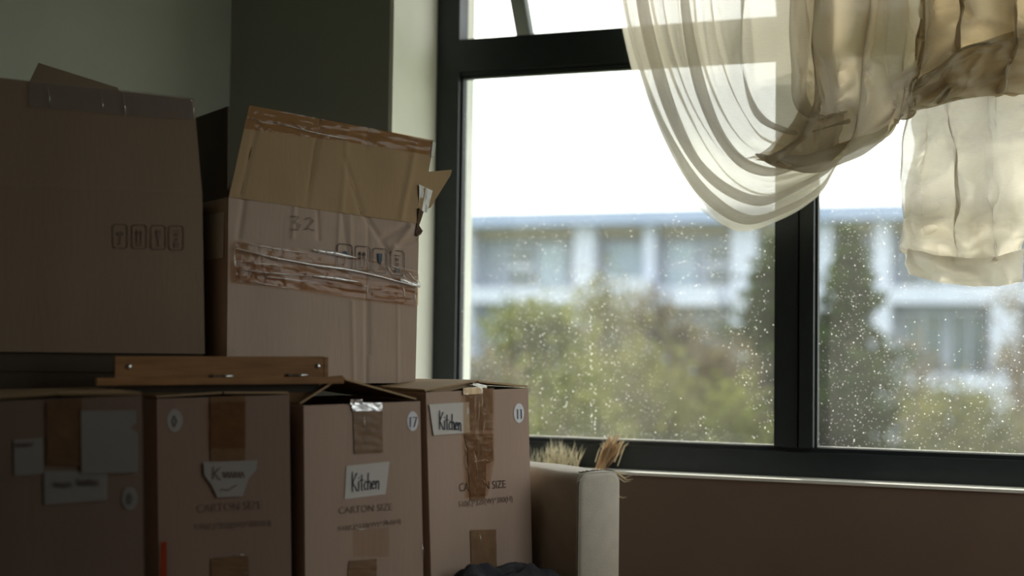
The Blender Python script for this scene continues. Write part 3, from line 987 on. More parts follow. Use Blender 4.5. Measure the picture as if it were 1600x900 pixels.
# left side flap standing straight up, seen in the gap
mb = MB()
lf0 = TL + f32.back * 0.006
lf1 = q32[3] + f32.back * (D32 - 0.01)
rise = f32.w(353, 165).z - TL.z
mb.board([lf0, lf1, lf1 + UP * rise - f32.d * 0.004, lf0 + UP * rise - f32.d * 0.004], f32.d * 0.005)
mb.build('shaded_left_flap', M['dark_carton'], t32)  # shade inside the gap is put into this flap's dark colour
mb = MB()
sz0, sz1 = f32.w(356, 402).z, f32.w(356, 330).z
so_ = BL + f32.back * 0.02 - f32.d * 0.006
mb.board([Vector((so_.x, so_.y, sz0)), Vector((so_.x, so_.y, sz0)) + f32.back * (D32 - 0.04), Vector((so_.x, so_.y, sz1)) + f32.back * (D32 - 0.04), Vector((so_.x, so_.y, sz1))], f32.d * 0.001)
mb.build('side_label', M['paper'], t32)
# right flap sticking out to the side
e0 = TR + f32.back * 0.03
mb = MB()
pR = [f32.wo(657, 332, -0.06), f32.wo(661, 269, -0.07), f32.wo(706.5, 265, -0.07), f32.wo(704, 274, -0.07), f32.wo(673, 324, -0.06)]
mb.board(pR, f32.back * 0.005)
mb.build('side_flap', M['kraft'], t32)
mb = MB()
def torn(u, v):
    x = 655 + 21 * u - 2 * v
    y = 288 + 44 * v + 10 * u * (1 - v)
    x = x + (5 * (0.5 - u)) * v - 4 * v * u
    return f32.wo(x, y, -0.004 - 0.012 * u + 0.006 * noise.noise(Vector((u * 4, v * 4, 8))))
mb.grid(10, 14, torn)
mb.build('torn_paper', M['paper_bright'], t32, True)
mb = MB()
mb.board([f32.wo(x, y, 0.003) for x, y in [(655, 325), (662, 331), (658, 344), (655, 352), (660, 360), (653, 368), (649, 366), (652, 348)]], f32.back * 0.012)
mb.board([f32.wo(x, y, 0.006) for x, y in [(650, 366), (661, 360), (658, 366), (653, 369)]], f32.back * 0.012)
mb.build('torn_corner', M['ragged'], t32)
# pictograms
def picto(fc, x0, y0, x1, y1, slope, kind, parent, mm, w_=1.0, mblue=None, h=0.0032):
    W_, H_ = x1 - x0, y1 - y0
    def q(u, v):
        return (x0 + u * W_, y0 + v * H_ + u * W_ * slope)
    r_ = 0.14
    ln_ = [q(r_, 0), q(1 - r_, 0), q(1, r_ * .6), q(1, 1 - r_ * .6), q(1 - r_, 1), q(r_, 1), q(0, 1 - r_ * .6), q(0, r_ * .6), q(r_, 0)]
    o = strokes(fc, [ln_], w_, mm, 'pictogram', parent, h)
    md = mblue or mm
    if kind == 0:      # umbrella
        decal(fc, [q(.25, .46), q(.32, .34), q(.5, .27), q(.68, .34), q(.75, .46)], md, 'pictogram_fill', o, h)
        strokes(fc, [[q(.5, .46), q(.5, .8), q(.4, .86), q(.33, .8)]], w_, mm, 'pictogram_line', o, h)
    elif kind == 1:    # two arrows up
        for cx in (.33, .62):
            decal(fc, [q(cx - .11, .36), q(cx, .2), q(cx + .11, .36)], md, 'pictogram_fill', o, h)
            strokes(fc, [[q(cx, .36), q(cx, .78)]], w_ * 1.4, mm, 'pictogram_line', o, h)
        strokes(fc, [[q(.25, .86), q(.7, .86)]], w_, mm, 'pictogram_line', o, h)
    elif kind == 2:    # glass
        decal(fc, [q(.36, .2), q(.66, .2), q(.64, .48), q(.54, .64), q(.48, .64), q(.38, .48)], md, 'pictogram_fill', o, h)
        strokes(fc, [[q(.51, .64), q(.51, .84)], [q(.38, .86), q(.64, .86)]], w_, mm, 'pictogram_line', o, h)
    else:              # hand truck and block
        decal(fc, [q(.36, .68), q(.68, .68), q(.68, .9), q(.36, .9)], mm, 'pictogram_fill', o, h)
        strokes(fc, [[q(.3, .2), q(.7, .2)], [q(.36, .3), q(.62, .42)], [q(.62, .3), q(.36, .42)], [q(.44, .5), q(.44, .62)], [q(.58, .5), q(.58, .62)]], w_ * .8, mm, 'pictogram_line', o, h)
    return o
for k, (x0_, y0_) in enumerate(((526.5, 380.5), (554.5, 384), (582, 387.5), (609.5, 391))):
    picto(f32, x0_, y0_, x0_ + 23 - k * 0.6, y0_ + 38, 0.10, k, t32, M['picto'], 1.0, M['picto_blue'] if k in (0, 2) else None)
handwrite(f32, '32', [(453, 335), (494, 340), (494, 361), (455, 360)], 1.0, M['pencil'], t32, h=0.0045)
# wide band of tape
strip(f32, [(364, 376), (440, 387), (520, 393), (590, 410), (651, 424)], [(364, 441), (440, 449), (520, 461), (590, 471), (651, 478)], 'brown_tape',
      M['clear_tape'], t32, h=0.004, rip=0.002, seed=51, nu=26, nv=110)
strip(f32, [(364, 408), (440, 412), (520, 424), (590, 440), (651, 450)], [(364, 440), (440, 448), (520, 460), (590, 470), (651, 477)], 'brown_tape',
      M['clear_tape'], t32, h=0.0065, rip=0.002, seed=52, nu=16, nv=110)
def ridge(pts, hw, name, parent, fc=f32, h=0.009):
    """a flat folded pleat of clear tape standing up from the band"""
    mb_ = MB()
    n_ = len(pts)
    def fn(u, v):
        k = min(int(v * (n_ - 1)), n_ - 2)
        f_ = v * (n_ - 1) - k
        x = pts[k][0] * (1 - f_) + pts[k + 1][0] * f_
        y = pts[k][1] * (1 - f_) + pts[k + 1][1] * f_
        wd = hw * math.sin(math.pi * min(1, max(0.06, v * 0.94 + 0.03))) ** 0.5
        s_ = (u - 0.5) * 2
        return fc.w(x, y + s_ * wd, h + 0.0035 * (1 - s_ * s_) + 0.0012 * noise.noise(Vector((v * 14, u * 2, n_))))
    mb_.grid(5, 60, fn)
    return mb_.build(name, M['glint_wrinkle'], parent, True)
ridge([(366, 388), (420, 402), (480, 413), (540, 421), (590, 432), (630, 443), (653, 449)], 2.0, 'tape_pleat', t32)
ridge([(486, 431), (520, 435), (557, 441)], 2.8, 'tape_pleat', t32)
ridge([(486, 391), (520, 396), (553, 403)], 3.0, 'tape_pleat', t32)
ridge([(622, 436), (640, 444), (653, 447)], 4.0, 'tape_pleat', t32)
ridge([(368, 421), (420, 427), (484, 432)], 1.0, 'tape_pleat', t32)
wrinkle_lines(f32, [[(367, 380), (400, 384), (440, 391), (482, 396)], [(366, 410), (400, 412), (440, 415)], [(385, 428), (420, 433), (460, 438), (500, 443)], [(366, 437), (400, 442), (452, 451)],
                    [(556, 446), (568, 448), (572, 446)], [(512, 444), (529, 446)], [(570, 400), (571, 412), (576, 408)], [(598, 410), (606, 422), (612, 432)], [(574, 405), (584, 407)], [(582, 415), (590, 418)],
                    [(603, 414), (612, 417), (622, 420)], [(625, 420), (628, 432), (634, 438)], [(640, 424), (641, 434), (650, 440)], [(650, 428), (651, 440), (654, 446)], [(621, 440), (628, 452), (630, 476)], [(572, 431), (571, 455), (569, 470)],
                    [(646, 450), (645, 465), (648, 477)], [(590, 449), (595, 447), (600, 450)], [(590, 454), (599, 454)], [(628, 430), (636, 426), (642, 434), (648, 432)],
                    [(364, 380), (364, 410), (365, 440)], [(361, 546), (366, 549), (366, 553)]], t32, r=0.0008, h=0.0095)
wrinkle_lines(f32, [[(367 + 3.2 * (k % 6), 380 + 10 * (k // 6)), (367 + 3.2 * (k % 6) + (1 if k % 2 else -1), 387 + 10 * (k // 6))] for k in range(36)], t32, r=0.0006, h=0.008, m='brown_tape')

# ---- big carton at the left
TH_B = math.radians(14)
rB = at(320, 553, 2.90)
zB = rB.z
fB = Face((rB.x, rB.y, zB), TH_B)
WB_ = 0.47
BR = Vector(rB)
BL = fB.pt(-WB_, 0)
TR = fB.w(316, 303)
hz = fB.px(0, 289)[1]
TL = fB.pt(-WB_ - 0.004, hz + (hz - fB.px(316, 303)[1]) * 0.05)
DB = 0.30
cB = (BL + BR) / 2 + fB.back * DB / 2
tB = thing('big_carton', (cB.x, cB.y, zB), 'large plain carton with four handling marks in the upper left of the stack', 'box', 'cartons stacked on the front row')
carton_body([BL, BR, TR, TL], fB.back * DB).build('carton_body', M['big_carton'], tB)
flB = Face(fB.pt(0, fB.px(300, 302)[1]), TH_B, math.radians(6))
pTL = flB.w(-40, 117)
mb = MB()
mb.board([TL, TR, flB.w(303, 155), pTL], fB.back * 0.005)
flapB = mb.build('front_flap', M['big_carton'], tB)
strip(flB, [(46, 128), (130, 136), (220, 144), (302, 154)], [(46, 168), (130, 175), (220, 183), (304, 188)], 'milky_tape', M['grey_tape'], flapB, h=0.002, rip=0.0016, seed=61, nu=10, nv=60)
wrinkle_lines(flB, [[(74, 132), (77, 150), (79, 168)], [(157, 139), (160, 160), (162, 178)], [(192, 142), (195, 165), (197, 182)], [(256, 155), (255, 172)], [(299, 156), (302, 168), (304, 187)], [(292, 154), (300, 158)]], flapB, r=0.0008, h=0.004)
mb = MB()
pb = fB.back * (DB - 0.01)
mb.board([hit(40, 140, fB.P + pb, fB.nn), hit(190, 150, fB.P + pb, fB.nn), hit(184, 137, fB.P + pb, fB.nn), hit(60, 98, fB.P + pb, fB.nn)], fB.back * 0.005)
mb.build('back_flap', M['big_carton'], tB)
for k, x0_ in enumerate((177, 207, 236.5, 264.5)):
    picto(fB, x0_, 350.5 + k * 0.8, x0_ + 22.5, 387.5 + k * 1.0, 0.02, k, tB, M['print_faint'], 1.2, h=0.0015)

# ---- flat dark box under the big carton
fD = Face(fB.pt(0, 0) + fB.back * 0.012, TH_B)
zD = 0.838
mb = MB()
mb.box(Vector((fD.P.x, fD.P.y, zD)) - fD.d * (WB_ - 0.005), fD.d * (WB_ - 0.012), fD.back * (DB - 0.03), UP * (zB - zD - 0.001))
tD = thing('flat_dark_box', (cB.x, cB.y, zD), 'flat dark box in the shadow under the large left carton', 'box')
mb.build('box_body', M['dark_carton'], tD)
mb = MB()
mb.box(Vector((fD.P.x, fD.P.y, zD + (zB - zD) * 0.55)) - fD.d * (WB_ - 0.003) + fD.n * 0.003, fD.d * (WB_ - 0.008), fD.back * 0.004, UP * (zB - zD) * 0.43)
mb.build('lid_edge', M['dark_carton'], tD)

# ---- wooden drawer-like tray in front
fT = Face(at(180, 590, 2.74), math.radians(22))
zT0 = fT.w(350, 601).z
zT0 = 0.848
tT = thing('wooden_tray', (fT.pt(0.2, 0).x, fT.pt(0.2, 0).y, zT0), 'varnished wooden tray front with a protruding base strip lying on the cartons', 'tray')
def tb(x0_, x1_, yt, yb, h0, dep, m, name, zmin=None):
    a0, a1 = fT.px(x0_, yt[0])[0], fT.px(x1_, yt[1])[0]
    p = [fT.w(x0_, yb[0], h0), fT.w(x1_, yb[1], h0), fT.w(x1_, yt[1], h0), fT.w(x0_, yt[0], h0)]
    if zmin is not None:
        p[0].z = p[1].z = zmin
    return MB().board(p, fT.back * dep).build(name, m, tT)
front = tb(180, 506, (557, 557), (591, 589), 0.0, 0.018, M['wood'], 'front_board')
tb(506.5, 512.5, (558, 558), (590, 589), 0.001, 0.02, M['wood'], 'end_board')
tb(150, 535, (590.5, 588.5), (602, 599), 0.012, 0.035, M['wood'], 'base_strip')
tb(186, 500, (601, 599.5), (606, 606), -0.006, 0.018, M['leg'], 'shadow_gap_rail', zT0)  # dark strip added as the shadow gap below the base strip
for (x0_, x1_, yy) in ((337, 364, 588), (455, 480, 586.5)):
    pin = MB().tube([fT.w(x0_, yy, 0.004), fT.w(x1_, yy - 0.5, 0.004)], 0.0026, 8).build('metal_pin', M['steel'], tT, True)
    MB().tube([fT.w(x0_ - 7, yy, 0.0025), fT.w(x0_, yy, 0.0025)], 0.0034, 8).build('pin_hole', M['stitch'], pin, True)
for (cx, cy, r_) in ((496.5, 572, 0.006), (201, 573, 0.006)):
    MB().tube([fT.w(cx, cy, -0.001), fT.w(cx, cy, 0.002)], [r_, r_ * 0.8], 12).build('screw', M['steel'], tT, True)

# ------------------------------------------------------------------ sofa
dS = Vector((math.cos(TH_ROW), math.sin(TH_ROW), 0))
eS = Vector((math.sin(TH_ROW), -math.cos(TH_ROW), 0))         # towards the front of the sofa
lo_, hi_ = 0.08, 0.30
for _ in range(40):                     # arm stands right beside carton 11
    ARM_W = (lo_ + hi_) / 2
    pa = solve_front(905, 971, 800, TH_ROW, ARM_W)
    if pa.dot(dS) > q11[1].dot(dS) + 0.02:
        hi_ = ARM_W
    else:
        lo_ = ARM_W
fA = Face((pa.x, pa.y, 0), TH_ROW)
Z_ARM = fA.w(905, 741).z
d_in = pa.dot(dS)
e_fr = pa.dot(eS)
d_lo = q1[0].dot(dS) - 0.04
SO_DEP = 0.80
def S(d, e, z):
    return dS * d + eS * e + UP * z
sofa = thing('sofa', S((d_lo + d_in) / 2, e_fr - SO_DEP / 2, 0), 'cream upholstered sofa whose squared arm shows under the window', 'sofa')
def rounded(w, h, r, n=5):
    """outline of the arm seen from the front: rounded upper corners"""
    pts = [(0, 0.10), ]
    for k in range(n + 1):
        a = math.pi - k * (math.pi / 2) / n
        pts.append((r + r * math.cos(a), h - r + r * math.sin(a)))
    for k in range(n + 1):
        a = math.pi / 2 - k * (math.pi / 2) / n
        pts.append((w - r + r * math.cos(a), h - r + r * math.sin(a)))
    pts.append((w, 0.10))
    return pts
def arm(d0, w, name):
    prof = rounded(w, Z_ARM, 0.022, 6)
    mb_ = MB()
    n_ = len(prof)
    # rings from front to back, the first ones easing in to round the front edge
    rings = [(0.0, 0.010), (0.003, 0.005), (0.008, 0.0015), (0.014, 0.0)] + [(SO_DEP * k / 24, 0.0) for k in range(1, 25)]
    vs = []
    for (b_, ins) in rings:
        for (x, z) in prof:
            xx = x + (ins if x < w / 2 else -ins)
            zz = z - (ins if z > 0.2 else 0)
            puff = 0.0035 * noise.noise(Vector((x * 9, b_ * 7, z * 9)))
            crown = 0.006 * math.sin(math.pi * min(1, max(0, x / w))) if z > Z_ARM - 0.004 else 0.0
            vs.append(S(d0 + xx + puff * 0.4, e_fr - b_, zz + crown + (puff if z > Z_ARM - 0.06 else 0)))
    fs = []
    for k in range(len(rings) - 1):
        for i in range(n_ - 1):
            fs.append((k * n_ + i, k * n_ + i + 1, (k + 1) * n_ + i + 1, (k + 1) * n_ + i))
    fs.append(tuple(range(n_ - 1, -1, -1)))
    fs.append(tuple((len(rings) - 1) * n_ + i for i in range(n_)))
    fs.append(tuple(k * n_ for k in range(len(rings))) + tuple(k * n_ + n_ - 1 for k in range(len(rings) - 1, -1, -1)))
    mb_.add(vs, fs)
    ao = mb_.build(name, M['sofa'], sofa, True)
    # welt around the front panel and its dark seam stitches
    wl = MB()
    wl.tube([S(d0 + x + (0.004 if x < w / 2 else -0.004), e_fr - 0.006, z - (0.003 if z > 0.2 else 0) + (0.005 * math.sin(math.pi * min(1, max(0, x / w))) if z > Z_ARM - 0.004 else 0)) for x, z in prof], 0.0022, 6)
    wo_ = wl.build('welt', M['welt'], ao, True)
    sm = MB()
    for k in range(34):
        x = 0.014 + (w - 0.028) * k / 33
        zc = Z_ARM + 0.0045 * math.sin(math.pi * x / w)
        sm.tube([S(d0 + x, e_fr - 0.009, zc - 0.0002), S(d0 + x - 0.002, e_fr - 0.012 - 0.012 * rnd.random(), zc + 0.0012)], [0.0006, 0.0003], 4)
    sm.build('stitching', M['stitch'], ao)['kind'] = 'stuff'
    return ao
arm(d_in, ARM_W, 'arm')
def sbox(name, d0, d1, e0, e1, z0, z1, m='sofa', r=0.03, par=None):
    """upholstered block with softened edges"""
    mb_ = MB()
    nx, ny = 14, 10
    def fn_top(u, v):
        ed = min(u, 1 - u) * (d1 - d0)
        ee = min(v, 1 - v) * (e1 - e0)
        def ease(t_):
            return 0 if t_ >= r else r - math.sqrt(max(0, r * r - (r - t_) ** 2))
        z = z1 - max(ease(ed), ease(ee))
        return S(d0 + (d1 - d0) * u, e0 + (e1 - e0) * v, z)
    us = sorted(set([0, 0.004, 0.012, 0.03, 0.06, 0.2, 0.4, 0.6, 0.8, 0.94, 0.97, 0.988, 0.996, 1]))
    vs, n_ = [], len(us)
    for u in us:
        for v in us:
            vs.append(fn_top(u, v))
    fs = [(i * n_ + j, (i + 1) * n_ + j, (i + 1) * n_ + j + 1, i * n_ + j + 1) for i in range(n_ - 1) for j in range(n_ - 1)]
    mb_.add(vs, fs)
    zz = z1 - r
    mb_.hexa([S(d0, e0, z0), S(d1, e0, z0), S(d1, e1, z0), S(d0, e1, z0)], [S(d0, e0, zz), S(d1, e0, zz), S(d1, e1, zz), S(d0, e1, zz)])
    return mb_.build(name, M[m], par or sofa, False)
sbox('seat_base', d_lo, d_in, e_fr - SO_DEP, e_fr - 0.02, 0.10, 0.26)
dm = (d_lo + d_in) / 2
sbox('seat_cushion', d_lo + 0.002, dm - 0.002, e_fr - SO_DEP + 0.12, e_fr + 0.0, 0.262, SEAT_Z - 0.002)
sbox('seat_cushion', dm + 0.002, d_in - 0.004, e_fr - SO_DEP + 0.12, e_fr + 0.0, 0.262, SEAT_Z - 0.002)
sbox('backrest', d_lo, d_in, e_fr - SO_DEP, e_fr - SO_DEP + 0.10, 0.262, 0.76)
for (dd, ee) in ((d_lo - 0.10, e_fr - 0.06), (d_in + 0.07, e_fr - 0.06), (d_lo - 0.10, e_fr - SO_DEP + 0.06), (d_in + 0.07, e_fr - SO_DEP + 0.06)):
    MB().tube([S(dd, ee, 0), S(dd, ee, 0.105)], [0.018, 0.026], 12).build('leg', M['leg'], sofa, True)

# ---- crumpled dark blanket on the seat in front of the cartons
b_d0, b_d1 = d_in - 0.34, d_in - 0.012
b_e0, b_e1 = q11[0].dot(eS) + 0.012, e_fr - 0.004
def blanket(off):
    def fn(u, v):
        d_ = b_d0 + (b_d1 - b_d0) * u
        e_ = b_e0 + (b_e1 - b_e0) * v
        p = Vector((u * 3.5, v * 2.2, 3.3))
        edge = min(1, min(u, 1 - u) * 5) * min(1, min(v, 1 - v) * 6)
        hgt_ = 0.058 + 0.035 * noise.noise(p) + 0.016 * noise.noise(p * 2.2) + 0.003 * noise.noise(p * 6)
        return S(d_, e_, SEAT_Z + 0.002 + max(0.002, hgt_ * edge ** 0.6) * off)
    return fn
mb = MB()
mb.grid(60, 40, blanket(1.0))
mb.grid(60, 40, blanket(0.0))
tag(mb.build('blanket', M['blanket'], None, True), 'dark crumpled blanket on the sofa seat below carton 11', 'blanket')

# ------------------------------------------------------------------ dried grasses on the sill
def blades(name, label, base_px, n, tips, m1, m2, width, parent_b, seed):
    r_ = random.Random(seed)
    ba, bz = wpx(base_px[0], base_px[1], parent_b)
    base = W(ba, parent_b, Z_SILL + 0.001)
    t = thing(name, base, label, 'dried grass')
    return t, r_, base
def blade_mesh(mb_, p0, p1, w_, bend, r_):
    side = (p1 - p0).cross(Vector((r_.uniform(-1, 1), r_.uniform(-1, 1), r_.uniform(-1, 1))))
    side = side.normalized() if side.length > 1e-6 else WA
    mid = (p0 + p1) / 2 + bend
    mb_.tube([p0, mid, p1], [w_, w_ * 0.8, w_ * 0.15], 4, False)
BB = -0.045
# low spiky tuft
ba0, _ = wpx(838, 712, BB)
ba1, _ = wpx(905, 712, BB)
tt = thing('dried_grass_tuft', W((ba0 + ba1) / 2, BB, Z_SILL), 'low spiky tuft of pale dried grass on the sill behind the sofa arm', 'dried grass')
r_ = random.Random(5)
for k, (cx0, cx1, yy, cnt, tall) in enumerate(((828, 858, 704, 34, 12), (855, 886, 700, 80, 18), (888, 906, 704, 24, 18))):
    mb = MB()
    for i in range(cnt):
        x = r_.uniform(cx0, cx1)
        b_ = BB + r_.uniform(-0.03, 0.03)
        a_, _ = wpx(x, 720, b_)
        p0 = W(a_, b_, Z_SILL + 0.001)
        tip = r_.gauss(0, 8)
        top = yy - abs(r_.gauss(0, tall * 0.5)) + r_.uniform(-2, 8)
        a2, z2 = wpx(x + tip, top, b_ + r_.uniform(-0.02, 0.02))
        blade_mesh(mb, p0, W(a2, b_, z2), 0.0013, Vector((0, 0, 0)), r_)
    mb.build('grass_blades', M['straw'], tt)['kind'] = 'stuff'
# bundle of seed heads leaning to the right
ba2, _ = wpx(945, 735, BB)
tb2 = thing('dried_grass_bundle', W(ba2, BB, Z_SILL), 'brown bundle of dried seed heads leaning over the sofa arm corner', 'dried grass')
for k in range(22):
    b_ = BB + r_.uniform(-0.03, 0.03)
    sx = 938 + r_.uniform(-8, 12)
    a_, _ = wpx(sx, 735, b_)
    p0 = W(a_, b_, Z_SILL + 0.001)
    tx = 940 + 36 * (k / 21.0) + r_.uniform(-3, 3)
    ty = 680 + (10 if k < 6 else 0) + r_.uniform(-2, 12) + max(0, tx - 968) * 0.8
    a2, z2 = wpx(tx, ty, b_)
    p1 = W(a2, b_, z2)
    pm_ = p0.lerp(p1, 0.42)
    mb = MB()
    mb.tube([p0, pm_, p0.lerp(p1, 0.65), p0.lerp(p1, 0.85), p1], [0.0010, 0.0028, 0.0042, 0.003, 0.0004], 5)
    head = mb.build('seed_head', M['straw_dark'], tb2, True)
    mb = MB()
    for j in range(9):
        q0 = p0.lerp(p1, 0.5 + 0.5 * j / 9)
        dr = (p1 - p0).normalized()
        off = WA * r_.uniform(-1, 1) + WN * r_.uniform(-1, 1)
        mb.tube([q0, q0 + (dr * 1.0 + off * 0.45) * r_.uniform(0.010, 0.022)], [0.0008, 0.0002], 3, False)
    mb.build('bristles', M['straw'], head)['kind'] = 'stuff'
mb = MB()
for (pts) in ([(960, 735), (975, 747), (986, 743)], [(962, 738), (978, 750), (988, 749)], [(962, 737), (975, 741), (980, 737)], [(965, 728), (972, 706), (975, 696)], [(960, 722), (968, 700), (973, 690)], [(965, 745), (975, 753), (984, 752)], [(966, 775), (972, 778), (978, 777)], [(930, 722), (934, 706), (937, 697)]):
    P = []
    for k, (x, y) in enumerate(pts):
        P.append(W(wpx(x, y, BB - 0.06)[0], BB - 0.06 + 0.004 * k, wpx(x, y, BB - 0.06)[1]))
    mb.tube(P, [0.0014, 0.0013, 0.0003], 4)
mb.build('stray_blades', M['straw'], tb2)['kind'] = 'stuff'

# ------------------------------------------------------------------ curtain
def spline(pts, t):
    """Catmull-Rom through picture points"""
    n_ = len(pts)
    x = t * (n_ - 1)
    k = min(int(x), n_ - 2)
    f = x - k
    P = [Vector(pts[max(0, min(n_ - 1, k + o))]) for o in (-1, 0, 1, 2)]
    return 0.5 * ((2 * P[1]) + (P[2] - P[0]) * f + (2 * P[0] - 5 * P[1] + 4 * P[2] - P[3]) * f * f + (3 * P[1] - P[0] - 3 * P[2] + P[3]) * f ** 3)
CB = -0.20
def cw(x, y, b_):
    a_, z_ = wpx(x, y, b_)
    return W(a_, b_, z_)
cc = cw(1300, 440, CB)
cur = thing('sheer_curtain', (cc.x, cc.y, cc.z), 'sheer off-white curtain gathered up and knotted in front of the window', 'curtain')
def loft(curves, name, nu, nv, folds, amp_u, amp_b, b0, b1, seed, m='sheer', wob=1.0, parent=None, phase=0.6, crump=0.0):
    nc = len(curves)
    def fn(u, v):
        ph = seed * 1.7 + phase * math.sin(v * 3.1 + seed) + 0.5 * noise.noise(Vector((v * 2.2, seed, u * 2)))
        uw = u + 0.17 * noise.noise(Vector((u * 3.1, seed * 3.7, 0.5))) + 0.05 * noise.noise(Vector((u * 7.0, seed * 1.3, v * 1.4)))
        k = 2 * math.pi * folds * uw + ph
        am = 0.55 + 0.9 * abs(noise.noise(Vector((u * 5.0, v * 1.6, seed * 2.2)))) * 1.6
        fu = u + amp_u * am * math.sin(k) + 0.05 * noise.noise(Vector((u * 3.0, v * 2.6, seed + 1.5)))
        fu = max(0.0, min(1.0, fu))
        x = fu * (nc - 1)
        i = min(int(x), nc - 2)
        f = x - i
        # smooth interpolation between the key curves
        a_ = spline(curves[i], v)
        b_ = spline(curves[i + 1], v)
        p = a_.lerp(b_, f)
        wv = Vector((noise.noise(Vector((u * 9, v * 5, seed))), noise.noise(Vector((u * 9, v * 5, seed + 9))))) * 5 * wob
        bb = b0 + (b1 - b0) * u + amp_b * math.cos(k + 0.6 * noise.noise(Vector((u * 4, v * 3, seed + 3)))) + 0.012 * wob * noise.noise(Vector((u * 6, v * 7, seed + 5)))
        if crump:           # crumpled, faceted folds
            q_ = Vector((u * 3.2 + 0.5 * v, v * 4.5 - 0.8 * u, seed * 1.9))
            bb += crump * (abs(noise.noise(q_)) * 1.6 - 0.4 + 0.6 * abs(noise.noise(q_ * 2.3)))
        return cw(p.x + wv.x, p.y + wv.y, bb)
    mb_ = MB()
    mb_.grid(nu, nv, fn)
    return mb_.build(name, M[m], parent or cur, True)
TOPY = -330
# left swag: from the rod, down and round, up into the knot
swag_curves = [
    [(948, TOPY), (950, -160), (962, 0), (988, 118), (1028, 225), (1082, 315), (1150, 359), (1222, 342), (1282, 305), (1302, 262)],
    [(995, TOPY), (997, -160), (1008, 0), (1038, 118), (1080, 210), (1135, 282), (1190, 312), (1245, 296), (1290, 272), (1315, 245)],
    [(1060, TOPY), (1062, -160), (1068, 0), (1088, 110), (1118, 185), (1160, 240), (1205, 258), (1255, 252), (1300, 238), (1325, 225)],
    [(1135, TOPY), (1135, -160), (1138, 0), (1148, 85), (1165, 150), (1190, 195), (1225, 215), (1265, 215), (1305, 205), (1330, 195)],
    [(1262, TOPY), (1262, -160), (1264, 0), (1264, 60), (1262, 110), (1262, 150), (1272, 172), (1290, 178), (1315, 175), (1340, 168)],
]
loft(swag_curves, 'swag', 260, 110, 4.4, 0.075, 0.022, CB + 0.00, CB - 0.03, 1.0)
loft(swag_curves, 'swag', 260, 110, 8.0, 0.030, 0.012, CB + 0.05, CB + 0.02, 2.3)
# bunch of cloth over the knot
bunch_curves = [
    [(1222, TOPY), (1228, -160), (1238, -20), (1236, 70), (1246, 135), (1238, 185), (1205, 225), (1168, 248)],
    [(1275, TOPY), (1280, -160), (1290, -10), (1288, 90), (1292, 165), (1286, 215), (1265, 245), (1240, 262)],
    [(1330, TOPY), (1335, -160), (1345, -10), (1338, 90), (1338, 150), (1335, 200), (1322, 235), (1308, 250)],
    [(1385, TOPY), (1390, -160), (1395, -20), (1392, 70), (1390, 130), (1388, 175), (1384, 205), (1378, 216)],
    [(1440, TOPY), (1445, -160), (1450, -20), (1445, 50), (1438, 100), (1432, 135), (1428, 160), (1424, 172)],
]
loft(bunch_curves, 'gathered_drape', 200, 90, 2.6, 0.075, 0.034, CB - 0.06, CB - 0.05, 4.0, wob=2.4, m='drape', crump=0.075)
loft(bunch_curves, 'gathered_drape', 160, 80, 1.8, 0.05, 0.025, CB - 0.02, CB - 0.02, 7.0, wob=2.2, m='tail', crump=0.03)
# rolled lower edge of the bunch
roll = [(1180, 247), (1215, 258), (1262, 262), (1310, 248), (1350, 232), (1384, 212), (1388, 200)]
mb = MB()
def roll_fn(u, v):
    p = spline(roll, v)
    r0_ = 0.4 + 16 * math.sin(math.pi * min(1, v * 1.02)) ** 0.8
    an = 2 * math.pi * u
    n_ = noise.noise(Vector((math.cos(an), math.sin(an), v * 6)))
    return cw(p.x, p.y - 6 + (r0_ * (1 + 0.3 * n_)) * math.sin(an), CB - 0.05 + 0.03 * (1 + 0.4 * n_) * math.cos(an))
mb.grid(28, 60, roll_fn, True)
mb.build('rolled_edge', M['tail'], cur, True)
# right drape, pulled towards the knot
right_curves = [
    [(1432, TOPY), (1436, -160), (1440, -20), (1436, 60), (1430, 120), (1424, 172)],
    [(1490, TOPY), (1494, -160), (1500, -20), (1496, 50), (1490, 105), (1482, 156)],
    [(1550, TOPY), (1554, -160), (1560, -20), (1558, 50), (1552, 95), (1545, 150)],
    [(1620, TOPY), (1624, -160), (1630, -20), (1630, 50), (1628, 100), (1625, 145)],
    [(1700, TOPY), (1704, -160), (1710, -20), (1710, 50), (1710, 100), (1710, 150)],
]
loft(right_curves, 'gathered_drape', 150, 70, 2.2, 0.07, 0.028, CB - 0.06, CB - 0.05, 11.0, wob=2.4, m='drape', crump=0.075)
loft(right_curves, 'gathered_drape', 130, 60, 1.5, 0.055, 0.025, CB - 0.02, CB - 0.02, 13.0, wob=2.2, m='drape')
diag = [
    [(1422, 176), (1460, 170), (1500, 160), (1560, 152), (1640, 150), (1715, 155)],
    [(1424, 150), (1462, 140), (1505, 118), (1560, 100), (1640, 95), (1715, 95)],
    [(1428, 128), (1466, 100), (1515, 62), (1570, 45), (1640, 30), (1715, 25)],
]
loft(diag, 'cross_fold', 50, 90, 1.2, 0.06, 0.012, CB - 0.10, CB - 0.09, 17.0, wob=0.8, m='drape', crump=0.03)
